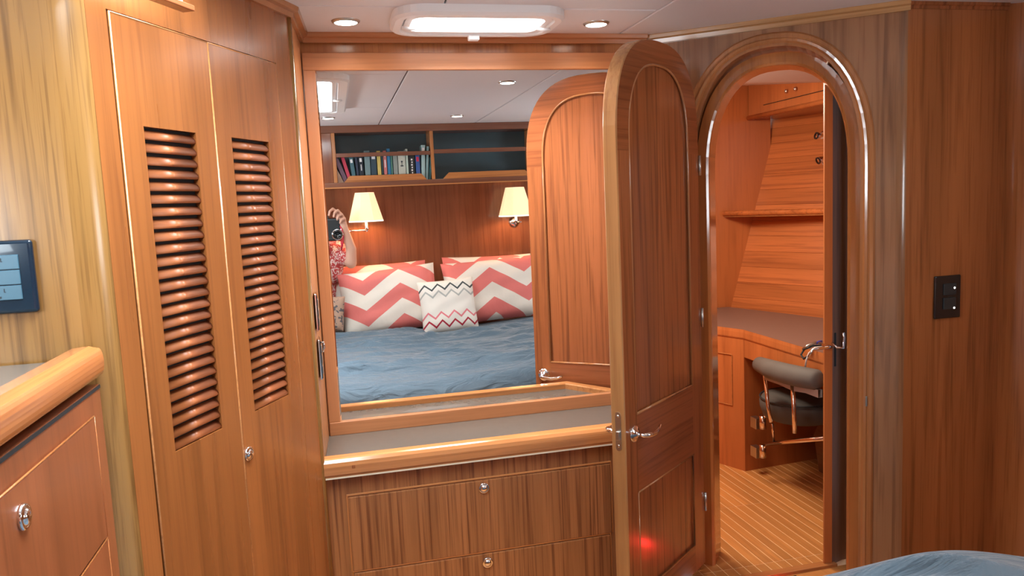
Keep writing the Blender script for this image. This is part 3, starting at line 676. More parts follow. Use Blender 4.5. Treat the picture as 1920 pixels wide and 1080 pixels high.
# ================================================================== SWITCHES
def switch_right():
    s = new('switch_plate'); a = at(1750, 518, y=ye); b = at(1797, 594, y=ye)
    s.location = ((a.x + b.x) / 2, ye, (a.z + b.z) / 2); tag(s, 'small black switch plate with two lit rockers on the right wall', 'switch')
    w, h = (b.x - a.x) / 2, (a.z - b.z) / 2
    emit('plate', B(-w, w, -0.009, 0, -h, h), M_black, s, bevel=0.012, seg=4)
    for zc in (h * 0.36, -h * 0.30):
        rk = emit('rocker', B(-w * 0.38, w * 0.58, -0.013, -0.008, zc - h * 0.27, zc + h * 0.27), M_blackm, s, bevel=0.002)
        emit('indicator', lathe([(0, 0.0012), (0.003, 0.001), (0.0035, 0)], seg=12, M=Matrix.Translation((w * 0.42, -0.013, zc + (0.004 if zc > 0 else -0.016))) @ Matrix.Rotation(PI / 2, 4, 'X')), M_led, rk)
switch_right()
def switch_left():
    s = new('wall_switch'); Y = 1.576; x1 = -0.543; x0 = -0.700; z0, z1 = 1.187, 1.323
    s.location = ((x0 + x1) / 2, Y, (z0 + z1) / 2); tag(s, 'large black control panel with pale blue keys on the golden left wall', 'switch panel')
    w, h = (x1 - x0) / 2, (z1 - z0) / 2
    emit('plate', B(-w, w, -0.014, 0, -h, h), plain('navy_plastic', (0.004, 0.018, 0.035), 0.15, coat=0.6), s, bevel=0.013, seg=4)
    for i in range(3):
        zz = h * 0.62 - (i + 0.5) * (h * 1.24 / 3)
        for j in range(1):
            k = emit('key', B(-w * 0.72, w * 0.70, -0.0165, -0.013, zz - h * 0.195, zz + h * 0.195), M_bristol, s, bevel=0.001)
            if i != 1:
                bm = bmesh.new()
                for xx in (0.10, 0.34, -0.2, -0.45):
                    box(bm, w * xx - 0.0007, w * xx + 0.0007, -0.0170, -0.0163, zz + 0.001, zz + 0.008); box(bm, w * xx, w * xx + 0.0025, -0.0170, -0.0163, zz + 0.001, zz + 0.002)
                box(bm, w * 0.24 - 0.003, w * 0.24 + 0.002, -0.0170, -0.0163, zz - 0.010, zz - 0.006)
                emit('key_legend', bm, M_mark, k)['kind'] = 'stuff'
switch_left()
for (zz, hh, lab, yy) in ((1.040, 0.055, 'upper slim chrome-edged switch plate on the side wall left of the mirror', 2.43), (0.890, 0.060, 'lower black socket plate with a hanging key on the side wall left of the mirror', 2.44)):
    s = new('switch_plate'); s.location = (-0.0715, yy, zz); s.rotation_euler = (0, 0, math.radians(3)); tag(s, lab, 'switch')
    emit('plate', B(0, 0.007, -0.045, 0.045, -hh, hh), M_black, s, bevel=0.002)
    emit('rim', B(-0.001, 0.004, -0.048, 0.048, -hh - 0.003, hh + 0.003), M_chrome, s, bevel=0.001)
    for k in range(3): emit('rocker', B(0.006, 0.010, -0.03, 0.03, -hh * 0.8 + k * hh * 0.55, -hh * 0.8 + k * hh * 0.55 + hh * 0.42), M_steel, s, bevel=0.001)
    if hh > 0.056:
        emit('key', tube([(0.008, -0.02, 0.05), (0.016, -0.02, 0.052), (0.018, -0.02, 0.035), (0.012, -0.022, 0.02)], 0.003, seg=8), M_chrome, s, smooth=True)
# ================================================================== DOWNLIGHTS AND HATCH
LT = [(0.083, 2.463, 'recessed ceiling downlight left of the hatch, above the mirror', 4.5), (0.900, 2.462, 'recessed ceiling downlight right of the hatch, above the mirror', 4.5),
      (0.018, 0.315, 'recessed ceiling downlight over the left pillow, seen at left in the mirror', 5), (0.840, 0.297, 'recessed ceiling downlight over the pillows, nearer the middle of the mirror', 5),
      (0.869, 1.632, 'recessed ceiling downlight over the foot of the bed', 5)]
base = None
for x, y, lab, pw in LT:
    if base is None:
        t = new('downlight'); t.location = (x, y, CEIL)
        emit('rim', lathe([(0.034, -0.001), (0.035, -0.006), (0.036, -0.007), (0.042, -0.004), (0.044, 0.0), (0.044, 0.004), (0.03, 0.004)], seg=28), M_steel, t, smooth=True)
        emit('lens', lathe([(0, -0.0085), (0.034, -0.0065), (0.034, 0.002), (0, 0.002)], seg=24), M_bulb, t)
        base = t
    else:
        t = base.copy(); COL.objects.link(t); t.location = (x, y, CEIL)
        for ch in base.children: c = ch.copy(); COL.objects.link(c); c.parent = t
    tag(t, lab, 'downlight', group='recessed ceiling downlights')
    l = bpy.data.lights.new('downlight_beam', 'SPOT'); l.energy = pw; l.color = (1, 0.82, 0.60); l.spot_size = math.radians(150); l.spot_blend = 0.9; l.shadow_soft_size = 0.03
    lo = bpy.data.objects.new('downlight_beam', l); COL.objects.link(lo); lo.location = (x, y, CEIL - 0.012)
def rrect(x0, x1, y0, y1, r, n=6):
    p = []
    for cx, cy, a0 in ((x1 - r, y1 - r, 0), (x0 + r, y1 - r, 90), (x0 + r, y0 + r, 180), (x1 - r, y0 + r, 270)):
        for k in range(n + 1):
            a = math.radians(a0 + 90 * k / n); p.append((cx + r * math.cos(a), cy + r * math.sin(a)))
    return p
def ring_mesh(loops):
    bm = bmesh.new(); R = [[bm.verts.new((x, y, z)) for x, y in pts] for pts, z in loops]
    for a, b in zip(R, R[1:] + R[:1]):
        n = len(a)
        for k in range(n): bm.faces.new((a[k], a[(k + 1) % n], b[(k + 1) % n], b[k]))
    return bm
def hatch(x0, x1, y0, y1, lab, pane):
    h = new('ceiling_hatch'); cx, cy = (x0 + x1) / 2, (y0 + y1) / 2; h.location = (cx, cy, CEIL); tag(h, lab, 'hatch')
    X0, X1, Y0, Y1 = x0 - cx, x1 - cx, y0 - cy, y1 - cy
    t = 0.030 if y1 - y0 < 0.5 else 0.048
    bm = ring_mesh([(rrect(X0, X1, Y0, Y1, 0.09), 0.0), (rrect(X0, X1, Y0, Y1, 0.09), -0.022), (rrect(X0 + 0.008, X1 - 0.008, Y0 + 0.008, Y1 - 0.008, 0.085), -0.030),
                    (rrect(X0 + t, X1 - t, Y0 + t, Y1 - t, 0.055), -0.030), (rrect(X0 + t + 0.006, X1 - t - 0.006, Y0 + t + 0.006, Y1 - t - 0.006, 0.05), -0.020), (rrect(X0 + t + 0.006, X1 - t - 0.006, Y0 + t + 0.006, Y1 - t - 0.006, 0.05), 0.0)])
    emit('outer_frame', bm, M_white, h, smooth=False)
    t2 = t + 0.008
    bm = ring_mesh([(rrect(X0 + t2, X1 - t2, Y0 + t2, Y1 - t2, 0.05), -0.012), (rrect(X0 + t2, X1 - t2, Y0 + t2, Y1 - t2, 0.05), -0.026), (rrect(X0 + t2 + 0.02, X1 - t2 - 0.02, Y0 + t2 + 0.02, Y1 - t2 - 0.02, 0.04), -0.026), (rrect(X0 + t2 + 0.02, X1 - t2 - 0.02, Y0 + t2 + 0.02, Y1 - t2 - 0.02, 0.04), -0.012)])
    emit('screen_frame', bm, M_white, h)
    emit('pane', prism(rrect(X0 + t2 + 0.006, X1 - t2 - 0.006, Y0 + t2 + 0.006, Y1 - t2 - 0.006, 0.04), -0.018, -0.014, 'z'), pane, h)
    for sx in (-1, 1):
        xx = X1 - 0.050 if sx > 0 else X0 + 0.050
        emit('latch', tube([(xx - 0.02, 0.0, -0.034), (xx + 0.004, 0.0, -0.038), (xx + 0.024, 0.0, -0.036)], [0.005, 0.006, 0.004], seg=10), M_white, h, smooth=True)
    emit('catch', B(-0.014 + 0.01, 0.022 + 0.01, Y1 - 0.032, Y1 - 0.005, -0.044, -0.028), M_white, h, bevel=0.003)
    return h
hatch(0.216, 0.745, 2.245, 2.545, 'white-framed ceiling hatch glowing with daylight in front of the mirror', M_pane)
hatch(-0.45, 0.115, 0.72, 1.92, 'larger daylit ceiling hatch over the bed, a white glare in the mirror', M_pane2)
# ================================================================== OVERHEAD BOOKCASE BEHIND THE CAMERA (seen in the mirror)
bc = new('bookcase'); bc.location = (0.7, -0.25, 1.51); mo = Matrix.Translation((-0.7, 0.25, -1.51))
tag(bc, 'dark overhead teak bookcase above the headboard with dividers and rails', 'bookcase')
YF = -0.15; BX0, BX1 = 0.02, 1.75
bm = bmesh.new(); box(bm, -1.2, XH, YF - 0.235, YF, 1.880, CEIL); emit('top_rail', bm, W_cab, bc, bevel=0.003, xf=mo)
emit('shelf_board', B(-1.2, XH, YF - 0.235, YF, 1.505, 1.540), W_cab, bc, bevel=0.003, xf=mo)
emit('back_panel', B(-1.2, XH, YF - 0.235, YF - 0.22, 1.540, 1.880), M_teal, bc, xf=mo)
emit('end_panel', B(-0.9, 0.030, YF - 0.22, YF - 0.006, 1.540, 1.880), W_head, bc, bevel=0.003, xf=mo)
emit('upright', B(0.030, 0.055, YF - 0.22, YF, 1.540, 1.880), W_v, bc, bevel=0.003, xf=mo)
emit('upright', B(0.712, 0.736, YF - 0.22, YF, 1.540, 1.880), W_v, bc, bevel=0.003, xf=mo)
emit('upright', B(1.46, 1.485, YF - 0.22, YF, 1.540, 1.880), W_v, bc, bevel=0.003, xf=mo)
emit('retaining_bar', B(0.055, 0.712, YF - 0.012, YF, 1.713, 1.741), W_cab, bc, bevel=0.003, xf=mo)
emit('retaining_bar', B(0.736, 1.46, YF - 0.012, YF, 1.720, 1.750), W_cab, bc, bevel=0.003, xf=mo)
emit('fiddle_board', prism([(0.097, 1.540), (0.136, 1.584), (0.637, 1.584), (0.676, 1.540)], YF - 0.014, YF - 0.001, 'y'), W_x, bc, bevel=0.002, xf=mo)
emit('fiddle_board', prism([(0.790, 1.540), (0.835, 1.584), (1.40, 1.584), (1.44, 1.540)], YF - 0.014, YF - 0.001, 'y'), W_x, bc, bevel=0.002, xf=mo)
emit('edge_strip', B(-1.2, XH, YF - 0.0, YF + 0.008, 1.500, 1.508), W_rail, bc, xf=mo)
# books
BK = [(325, 395, .19, (0.45, 0.30, 0.22), -24, 'thin tan book leaning at the left end of the shelf', None),
      (400, 455, .195, (0.16, 0.09, 0.14), -20, 'dark purple book leaning behind the red one', None),
      (455, 500, .20, (0.50, 0.035, 0.075), -14, 'crimson book leaning to the left', None),
      (508, 560, .175, (0.05, 0.13, 0.16), -6, 'dark teal book just right of the crimson one', 'd'),
      (566, 600, .172, (0.02, 0.03, 0.06), -3, 'narrow navy book left of the black lettered spine', None),
      (604, 664, .175, (0.012, 0.018, 0.03), -2, 'black book with pale bars on its spine, left half of shelf', 'w'),
      (672, 745, .215, (0.16, 0.24, 0.25), 0, 'broad grey-green book, tallest of the left half', None),
      (752, 828, .20, (0.02, 0.05, 0.07), 0, 'wide dark navy book left of the yellow spine', 'p'),
      (836, 884, .212, (0.62, 0.46, 0.12), 0, 'yellow-spined book left of the pinkish red one', None),
      (890, 914, .205, (0.02, 0.05, 0.06), 0, 'thin black book right of the yellow spine', None),
      (918, 962, .212, (0.55, 0.16, 0.15), 0, 'pinkish red book with a white top panel', 'w'),
      (968, 1010, .225, (0.03, 0.18, 0.34), 0, 'blue book standing taller beside the pinkish red one', None),
      (1014, 1036, .18, (0.08, 0.22, 0.17), 0, 'thin green book right of the tall blue one', None),
      (1044, 1104, .19, (0.26, 0.29, 0.26), 0, 'plain grey book left of the cream one with emblem', None),
      (1110, 1208, .205, (0.50, 0.52, 0.44), 0, 'broad cream book with a dark emblem on the spine', 'e'),
      (1214, 1244, .22, (0.50, 0.60, 0.50), 0, 'slim pale green book right of the cream one', None),
      (1252, 1330, .185, (0.015, 0.02, 0.02), 0, 'black book with white vertical lettering marks', 'v'),
      (1340, 1398, .18, (0.04, 0.10, 0.30), 0, 'blue book with a small red top label', 'r'),
      (1406, 1458, .245, (0.34, 0.50, 0.50), 3, 'tall pale teal book near the divider', 'p'),
      (1462, 1496, .235, (0.24, 0.40, 0.42), 5, 'slim pale blue-green book leaning by the divider', None),
      (1502, 1532, .16, (0.03, 0.14, 0.15), 7, 'short dark teal book against the divider', None)]
for c0, c1, h, col, lean, lab, mk in BK:
    x0 = 0.058 + (c0 - 318) * 0.000535; x1 = 0.058 + (c1 - 318) * 0.000535 - 0.0015; wd = x1 - x0
    dep = 0.13 + random.random() * 0.03; m = plain('book_cloth', col, 0.5, var=0.12, scale=30)
    t = new('book'); t.location = (x1 if lean < 0 else x0, YF - 0.03 - dep / 2, 1.5405); tag(t, lab, 'book', group='books on the overhead shelf')
    ox = -wd if lean < 0 else 0
    t.rotation_euler = (0, math.radians(lean), 0)
    if lean < 0: t.location.x = x0 + wd
    if lean > 0: t.location.z += 0.0; t.location.x = x0
    z_add = 0.0
    bm = box(bmesh.new(), ox, ox + wd, dep / 2 - 0.004, dep / 2, 0, h); emit('spine', bm, m, t, bevel=0.0015)
    bm = box(bmesh.new(), ox, ox + 0.002, -dep / 2, dep / 2 - 0.002, 0, h); box(bm, ox + wd - 0.002, ox + wd, -dep / 2, dep / 2 - 0.002, 0, h); emit('cover', bm, m, t)
    emit('pages', box(bmesh.new(), ox + 0.002, ox + wd - 0.002, -dep / 2 + 0.003, dep / 2 - 0.004, 0.003, h - 0.004), M_white, t)
    yy = dep / 2
    if mk:
        bm = bmesh.new(); cx = ox + wd / 2
        if mk == 'w': box(bm, ox + wd * .25, ox + wd * .75, yy, yy + 0.0005, h * .80, h * .95); box(bm, cx - 0.003, cx + 0.003, yy, yy + 0.0005, h * .45, h * .70)
        elif mk == 'e': box(bm, cx - .010, cx + .010, yy, yy + .0005, h * .48, h * .52); box(bm, cx - .002, cx + .002, yy, yy + .0005, h * .52, h * .62); box(bm, cx - .006, cx + .006, yy, yy + .0005, h * .62, h * .67)
        elif mk == 'v':
            for k in range(7): box(bm, cx - .006 + (k % 2) * .003, cx + .005, yy, yy + .0005, h * (.15 + k * .1), h * (.21 + k * .1))
        elif mk == 'r': box(bm, ox + wd * .2, ox + wd * .8, yy, yy + .0005, h * .72, h * .9)
        else: box(bm, ox + wd * .2, ox + wd * .8, yy, yy + .0005, h * .78, h * .92)
        emit('spine_marks', bm, {'e': M_mark, 'r': M_strap}.get(mk, M_white), t)
# ================================================================== WALL LAMPS
def sconce(xs, ys, xw, lab, zt=1.466, zb=1.263):
    s = new('wall_lamp'); s.location = (xw, -0.39, 1.20); tag(s, lab, 'lamp')
    cx, cy = xs - xw, ys + 0.39
    zt -= 1.20; zb -= 1.20; R0, R1 = 0.128, 0.070
    n = 8
    def ringp(r, z): return [(cx + r * math.cos(2 * PI * (k + .5) / n), cy + r * math.sin(2 * PI * (k + .5) / n), z) for k in range(n)]
    bm = bmesh.new(); A = [bm.verts.new(p) for p in ringp(R0, zb + 0.006)]; Bv = [bm.verts.new(p) for p in ringp(R1, zt)]
    C = [bm.verts.new(p) for p in ringp(R1 - 0.003, zt)]; Dv = [bm.verts.new(p) for p in ringp(R0 - 0.003, zb + 0.006)]
    for X, Y in ((A, Bv), (Bv, C), (C, Dv), (Dv, A)):
        for k in range(n): bm.faces.new((X[k], X[(k + 1) % n], Y[(k + 1) % n], Y[k]))
    sh = emit('lamp_shade', bm, M_shade, s)
    bm = bmesh.new(); A = [bm.verts.new(p) for p in ringp(R0 + 0.001, zb - 0.002)]; Bv = [bm.verts.new(p) for p in ringp(R0 + 0.001, zb + 0.007)]
    C = [bm.verts.new(p) for p in ringp(R0 - 0.004, zb + 0.007)]; Dv = [bm.verts.new(p) for p in ringp(R0 - 0.004, zb - 0.002)]
    for X, Y in ((A, Bv), (Bv, C), (C, Dv), (Dv, A)):
        for k in range(n): bm.faces.new((X[k], X[(k + 1) % n], Y[(k + 1) % n], Y[k]))
    emit('shade_rim', bm, M_shadein, sh)
    bm = lathe([(0, -0.012), (0.010, -0.010), (0.011, 0.0), (0.014, 0.008), (0.013, 0.022), (0.010, 0.030), (0.008, 0.08), (0, 0.08)], seg=16); bm.transform(Matrix.Translation((cx, cy, 0.0)))
    emit('socket', bm, M_chrome, s, smooth=True)
    bm = tube([(cx, cy, 0.0), (cx * 0.4 + (-0.10 if cx > 0.02 else 0.04), cy * 0.55, 0.0), (0, 0.045, 0.0), (0, 0.012, 0.0)], 0.0062, seg=10); emit('swing_arm', bm, M_chrome, s, smooth=True)
    bm = lathe([(0, 0.030), (0.018, 0.028), (0.034, 0.018), (0.042, 0.006), (0.045, 0), (0, 0)], seg=28); bm.transform(Matrix.Rotation(-PI / 2, 4, 'X')); emit('wall_rose', bm, M_chrome, s, smooth=True)
    l = bpy.data.lights.new('lamp_bulb', 'POINT'); l.energy = 3.2; l.color = (1, 0.70, 0.40); l.shadow_soft_size = 0.025
    lo = bpy.data.objects.new('lamp_bulb', l); COL.objects.link(lo); lo.location = (xs, ys, 1.20 + zb + 0.055)
sconce(0.232, -0.20, 0.06, 'cream-shaded swing-arm wall lamp above the left pillow')
sconce(1.325, -0.20, 1.355, 'cream-shaded swing-arm wall lamp at the right, partly behind the door in the mirror', 1.46, 1.249)
# ================================================================== BED
bd = new('bed'); bd.location = (0.65, 0.5, FL); tag(bd, 'built-in double bed with teak base behind the camera', 'bed'); mo = Matrix.Translation((-0.65, -0.5, -FL))
emit('bed_base', B(-0.40, 1.74, -0.385, 1.38, FL, 0.22), W_x, bd, bevel=0.004, xf=mo)
emit('mattress', B(-0.385, 1.72, -0.38, 1.39, 0.22, 0.42), plain('mattress_ticking', (0.55, 0.55, 0.56), 0.8, var=0.04), bd, bevel=0.05, seg=4, xf=mo)
def duvet():
    bm = bmesh.new(); nx, ny = 150, 150; V = []
    x0, x1, y0, y1 = -0.44, 1.79, 0.02, 1.62
    rng = random.Random(3); folds = [(rng.uniform(0, 1.4), rng.uniform(0.15, 1.35), rng.uniform(0.15, 0.45), rng.uniform(0.008, 0.022), rng.uniform(0.010, 0.024), rng.uniform(-0.35, 0.25)) for _ in range(70)]
    for j in range(ny + 1):
        row = []
        for i in range(nx + 1):
            u, v = i / nx, j / ny; x = x0 + (x1 - x0) * u; y = y0 + (y1 - y0) * v
            z = 0.515 - 0.045 * (y / 1.4)
            z -= 0.052 * max(0, (x - 1.26) / 0.4) ** 1.7 * max(0, min(1, (y - 0.5) / 0.5)); z += 0.030 * math.exp(-((x - 1.34) / 0.24) ** 2 - ((y - 1.36) / 0.2) ** 2)
            z += 0.010 * math.sin(5.1 * x + 2 * y) + 0.008 * math.sin(9 * y - 3 * x)
            for fx, fy, fl_, fh, fw, an in folds:
                dx, dy = x - fx, y - fy; a = dx * math.cos(an) + dy * math.sin(an); b = -dx * math.sin(an) + dy * math.cos(an) + 0.25 * a * a
                if abs(b) < 3 * fw and abs(a) < fl_: z += fh * math.exp(-(b / fw) ** 2) * (1 - (a / fl_) ** 2)
            # fall over the foot and the sides
            def fall(d, r=0.10): return 0 if d < 0 else (r - math.sqrt(max(0, r * r - d * d)) if d < r else r + (d - r) * 6)
            ex = 0.0
            ex += fall(y - 1.40, 0.11)
            ex += fall(x - 1.66, 0.11) + fall(-0.31 - x, 0.11)
            ex += fall(math.hypot(max(0, x - 1.30), max(0, y - 1.02)) - 0.37, 0.12) * 0.0
            xx, yy = x, y
            z = max(0.16 + 0.012 * math.sin(20 * x) + 0.01 * math.sin(17 * y), z - ex)
            row.append(bm.verts.new((xx, yy, z)))
        V.append(row)
    for j in range(ny):
        for i in range(nx): bm.faces.new((V[j][i], V[j][i + 1], V[j + 1][i + 1], V[j + 1][i]))
    o = emit('duvet', bm, M_duvet, smooth=True); s = o.modifiers.new('thick', 'SOLIDIFY'); s.thickness = 0.02; s.offset = -1
    tag(o, 'rumpled slate-blue duvet spread over the bed', 'duvet')
duvet()
def cushion(name, w, h, t, mat, loc, rot, lab, cat, group=None, ear=0.04):
    bm = bmesh.new(); n = 22; F = []; K = []
    for j in range(n + 1):
        a, b = [], []
        for i in range(n + 1):
            u, v = 2 * i / n - 1, 2 * j / n - 1
            k = 1 - ear * (1 - abs(u) ** 2.0) * 0 
            x = u * w / 2 * (1 - ear * (1 - v * v) * 0.9 * abs(u) ** 3 * 1.0); z = v * h / 2 * (1 - ear * (1 - u * u) * 0.9 * abs(v) ** 3)
            th = t / 2 * (max(0, 1 - u ** 4) ** 0.55) * (max(0, 1 - v ** 4) ** 0.55)
            th *= 1 + 0.05 * math.sin(7 * u + 3 * v) + 0.04 * math.sin(11 * v - 5 * u)
            a.append(bm.verts.new((x, th + 0.0015, z))); b.append(bm.verts.new((x, -th - 0.0015, z)))
        F.append(a); K.append(b)
    for G, s in ((F, 1), (K, -1)):
        for j in range(n):
            for i in range(n): bm.faces.new((G[j][i], G[j][i + 1], G[j + 1][i + 1], G[j + 1][i]))
    for i in range(n):
        bm.faces.new((F[0][i], F[0][i + 1], K[0][i + 1], K[0][i])); bm.faces.new((F[n][i], F[n][i + 1], K[n][i + 1], K[n][i]))
        bm.faces.new((F[i][0], F[i + 1][0], K[i + 1][0], K[i][0])); bm.faces.new((F[i][n], F[i + 1][n], K[i + 1][n], K[i][n]))
    t_ = emit(name, bm, mat, smooth=True); t_.location = loc; t_.rotation_euler = rot
    pts = [Vector((-w / 2, 0, -h / 2)), Vector((w / 2, 0, -h / 2)), Vector((w / 2, 0, h / 2)), Vector((-w / 2, 0, h / 2)), Vector((-w / 2, 0, -h / 2))]
    tag(t_, lab, cat, group=group)
    return t_
rd = math.radians
cushion('pillow', 0.68, 0.46, 0.17, M_chev2, (0.30, -0.19, 0.735), (rd(17), rd(-1), rd(2)), 'white and coral pillow standing behind the left chevron pillow', 'pillow')
cushion('pillow', 0.68, 0.46, 0.17, M_chev1, (1.10, -0.19, 0.745), (rd(17), rd(1), rd(-2)), 'white and coral pillow standing behind the right chevron pillow', 'pillow')
cushion('pillow', 0.675, 0.455, 0.18, M_chev1, (0.350, -0.01, 0.715), (rd(20), rd(-4), rd(3)), 'left coral and white chevron pillow leaning on the headboard', 'pillow')
cushion('pillow', 0.70, 0.455, 0.18, M_chev2, (1.085, -0.01, 0.735), (rd(20), rd(-2), rd(-3)), 'right coral and white chevron pillow leaning on the headboard', 'pillow')
cushion('pillow', 0.385, 0.375, 0.13, M_zig, (0.730, 0.17, 0.665), (rd(20), rd(-2), rd(0)), 'small cream cushion with grey, pink and dark red zigzag lines', 'cushion')
cushion('pillow', 0.18, 0.24, 0.09, M_brown, (-0.055, 0.13, 0.665), (rd(12), rd(4), rd(12)), 'small brown patterned cushion beside the left chevron pillow', 'cushion')
# ================================================================== PHOTOGRAPHER
def capsule(bm, a, b, ra, rb, seg=12):
    a, b = Vector(a), Vector(b); ax = (b - a); ln = ax.length or 1e-4
    vs = []
    q = ax.to_track_quat('Z', 'Y')
    for c, r, sgn in ((a, ra, -1), (b, rb, 1)):
        for i in range(1, 6):
            ph = (PI / 2) * i / 5.0
            for k in range(seg):
                th = 2 * PI * k / seg
                vs.append(bm.verts.new(c + q @ Vector((r * math.sin(ph) * math.cos(th), r * math.sin(ph) * math.sin(th), sgn * r * math.cos(ph)))))
        vs.append(bm.verts.new(c + q @ Vector((0, 0, sgn * r))))
    res = bmesh.ops.convex_hull(bm, input=vs)
    junk = list(set([e for e in res['geom_interior'] + res['geom_unused'] if isinstance(e, bmesh.types.BMVert)]))
    if junk: bmesh.ops.delete(bm, geom=junk, context='VERTS')
def ellip(bm, c, r, rot=(0, 0, 0)):
    bmesh.ops.create_uvsphere(bm, u_segments=20, v_segments=14, radius=1, matrix=Matrix.Translation(c) @ Euler(rot).to_matrix().to_4x4() @ Matrix.Diagonal((*r, 1)))
def organic(name, bm, mat, parent, vox=0.006, it=4):
    o = emit(name, bm, mat, parent)
    m = o.modifiers.new('remesh', 'REMESH'); m.mode = 'VOXEL'; m.voxel_size = vox; m.use_smooth_shade = True
    s = o.modifiers.new('smooth', 'SMOOTH'); s.iterations = it; s.factor = 0.5; return o
pe = new('person'); pe.location = (-0.17, -0.2, 0.52)
tag(pe, 'person in a red patterned shirt raising a camera, at the left edge of the mirror', 'person'); mo = Matrix.Translation((0.17, 0.2, -0.52))
bm = bmesh.new()
ellip(bm, (-0.15, -0.205, 1.300), (0.070, 0.088, 0.100)); ellip(bm, (-0.15, -0.185, 1.255), (0.052, 0.068, 0.062))
ellip(bm, (-0.15, -0.108, 1.285), (0.011, 0.018, 0.018)); capsule(bm, (-0.15, -0.120, 1.318), (-0.15, -0.102, 1.285), 0.008, 0.010)
for s in (-1, 1):
    ellip(bm, (-0.15 + s * 0.071, -0.205, 1.293), (0.009, 0.018, 0.028)); ellip(bm, (-0.15 + s * 0.030, -0.125, 1.322), (0.022, 0.012, 0.007))
ellip(bm, (-0.15, -0.118, 1.247), (0.024, 0.010, 0.006)); ellip(bm, (-0.15, -0.118, 1.238), (0.020, 0.010, 0.006))
capsule(bm, (-0.15, -0.215, 1.23), (-0.15, -0.225, 1.12), 0.052, 0.060)
ellip(bm, (-0.15, -0.225, 0.98), (0.150, 0.088, 0.16)); ellip(bm, (-0.15, -0.22, 0.80), (0.135, 0.095, 0.15)); ellip(bm, (-0.15, -0.22, 0.65), (0.155, 0.12, 0.11))
# right arm: shoulder, elbow, wrist
SH, EL, WR = (0.020, -0.205, 1.075), (0.105, -0.075, 0.985), (0.075, -0.050, 1.235)
capsule(bm, SH, EL, 0.048, 0.040); capsule(bm, EL, (0.112, -0.065, 1.08), 0.040, 0.036); capsule(bm, (0.112, -0.065, 1.08), WR, 0.036, 0.024)
capsule(bm, WR, (0.052, -0.062, 1.300), 0.026, 0.030); capsule(bm, (0.074, -0.056, 1.262), (0.074, -0.056, 1.290), 0.020, 0.018); capsule(bm, (0.040, -0.066, 1.290), (0.046, -0.062, 1.318), 0.020, 0.018); capsule(bm, (0.062, -0.060, 1.285), (0.060, -0.058, 1.310), 0.021, 0.019)
def finger(bm, pts, r):
    for i in range(len(pts) - 1): capsule(bm, pts[i], pts[i + 1], r * (1 - 0.08 * i), r * (1 - 0.08 * (i + 1)), seg=8)
fing = [[(0.040, -0.058, 1.335), (0.008, -0.048, 1.362), (-0.014, -0.030, 1.345), (-0.020, -0.026, 1.320)],
        [(0.058, -0.054, 1.325), (0.040, -0.034, 1.350), (0.018, -0.020, 1.336), (0.010, -0.020, 1.308)],
        [(0.072, -0.050, 1.305), (0.064, -0.026, 1.322), (0.042, -0.014, 1.312), (0.032, -0.014, 1.288)],
        [(0.082, -0.050, 1.280), (0.082, -0.024, 1.292), (0.062, -0.012, 1.286), (0.050, -0.012, 1.264)]]
for f in fing: finger(bm, f, 0.0118)
finger(bm, [(0.046, -0.070, 1.285), (0.030, -0.092, 1.265), (0.006, -0.094, 1.250)], 0.012)
# left arm supports the camera from the left
SH2, EL2, WR2 = (-0.320, -0.205, 1.075), (-0.345, -0.060, 0.900), (-0.175, -0.030, 1.090)
capsule(bm, SH2, EL2, 0.048, 0.040); capsule(bm, EL2, WR2, 0.040, 0.025); capsule(bm, WR2, (-0.120, -0.030, 1.130), 0.028, 0.030)
for k in range(4): finger(bm, [(-0.115 + 0.004 * k, -0.045 + 0.018 * k, 1.135), (-0.085 + 0.004 * k, -0.050 + 0.020 * k, 1.118), (-0.055 + 0.004 * k, -0.050 + 0.020 * k, 1.118), (-0.035, -0.050 + 0.018 * k, 1.125)][:4], 0.0095)
finger(bm, [(-0.125, -0.045, 1.155), (-0.105, -0.060, 1.185), (-0.088, -0.060, 1.205)], 0.0115)
# legs folded to the left on the bed
capsule(bm, (-0.22, -0.20, 0.63), (-0.34, 0.22, 0.645), 0.085, 0.060); capsule(bm, (-0.34, 0.22, 0.645), (-0.36, 0.58, 0.56), 0.056, 0.036); capsule(bm, (-0.36, 0.58, 0.55), (-0.34, 0.70, 0.545), 0.034, 0.028)
capsule(bm, (-0.10, -0.20, 0.63), (-0.22, 0.24, 0.640), 0.085, 0.060); capsule(bm, (-0.22, 0.24, 0.640), (-0.27, 0.60, 0.56), 0.056, 0.036); capsule(bm, (-0.27, 0.60, 0.55), (-0.25, 0.72, 0.545), 0.034, 0.028)
bd_ = organic('body', bm, M_skin, pe, 0.0055, 3); bd_.matrix_local = mo
bm = bmesh.new(); ellip(bm, (-0.15, -0.218, 1.325), (0.079, 0.090, 0.094)); ellip(bm, (-0.15, -0.255, 1.27), (0.074, 0.060, 0.10))
h_ = organic('hair', bm, M_hair, pe, 0.007, 2); h_.matrix_local = mo
bm = bmesh.new()
ellip(bm, (-0.15, -0.225, 0.985), (0.172, 0.104, 0.165)); ellip(bm, (-0.15, -0.22, 0.80), (0.155, 0.112, 0.17)); capsule(bm, (-0.29, -0.215, 1.075), (-0.01, -0.215, 1.075), 0.062, 0.062)
capsule(bm, SH, (0.072, -0.120, 1.02), 0.064, 0.058); capsule(bm, SH2, (-0.338, -0.11, 0.96), 0.064, 0.058)
ellip(bm, (-0.03, -0.16, 0.98), (0.085, 0.075, 0.15))
s_ = organic('shirt', bm, M_shirt, pe, 0.007, 4); s_.matrix_local = mo
bm = bmesh.new(); ellip(bm, (-0.15, -0.22, 0.655), (0.168, 0.132, 0.118))
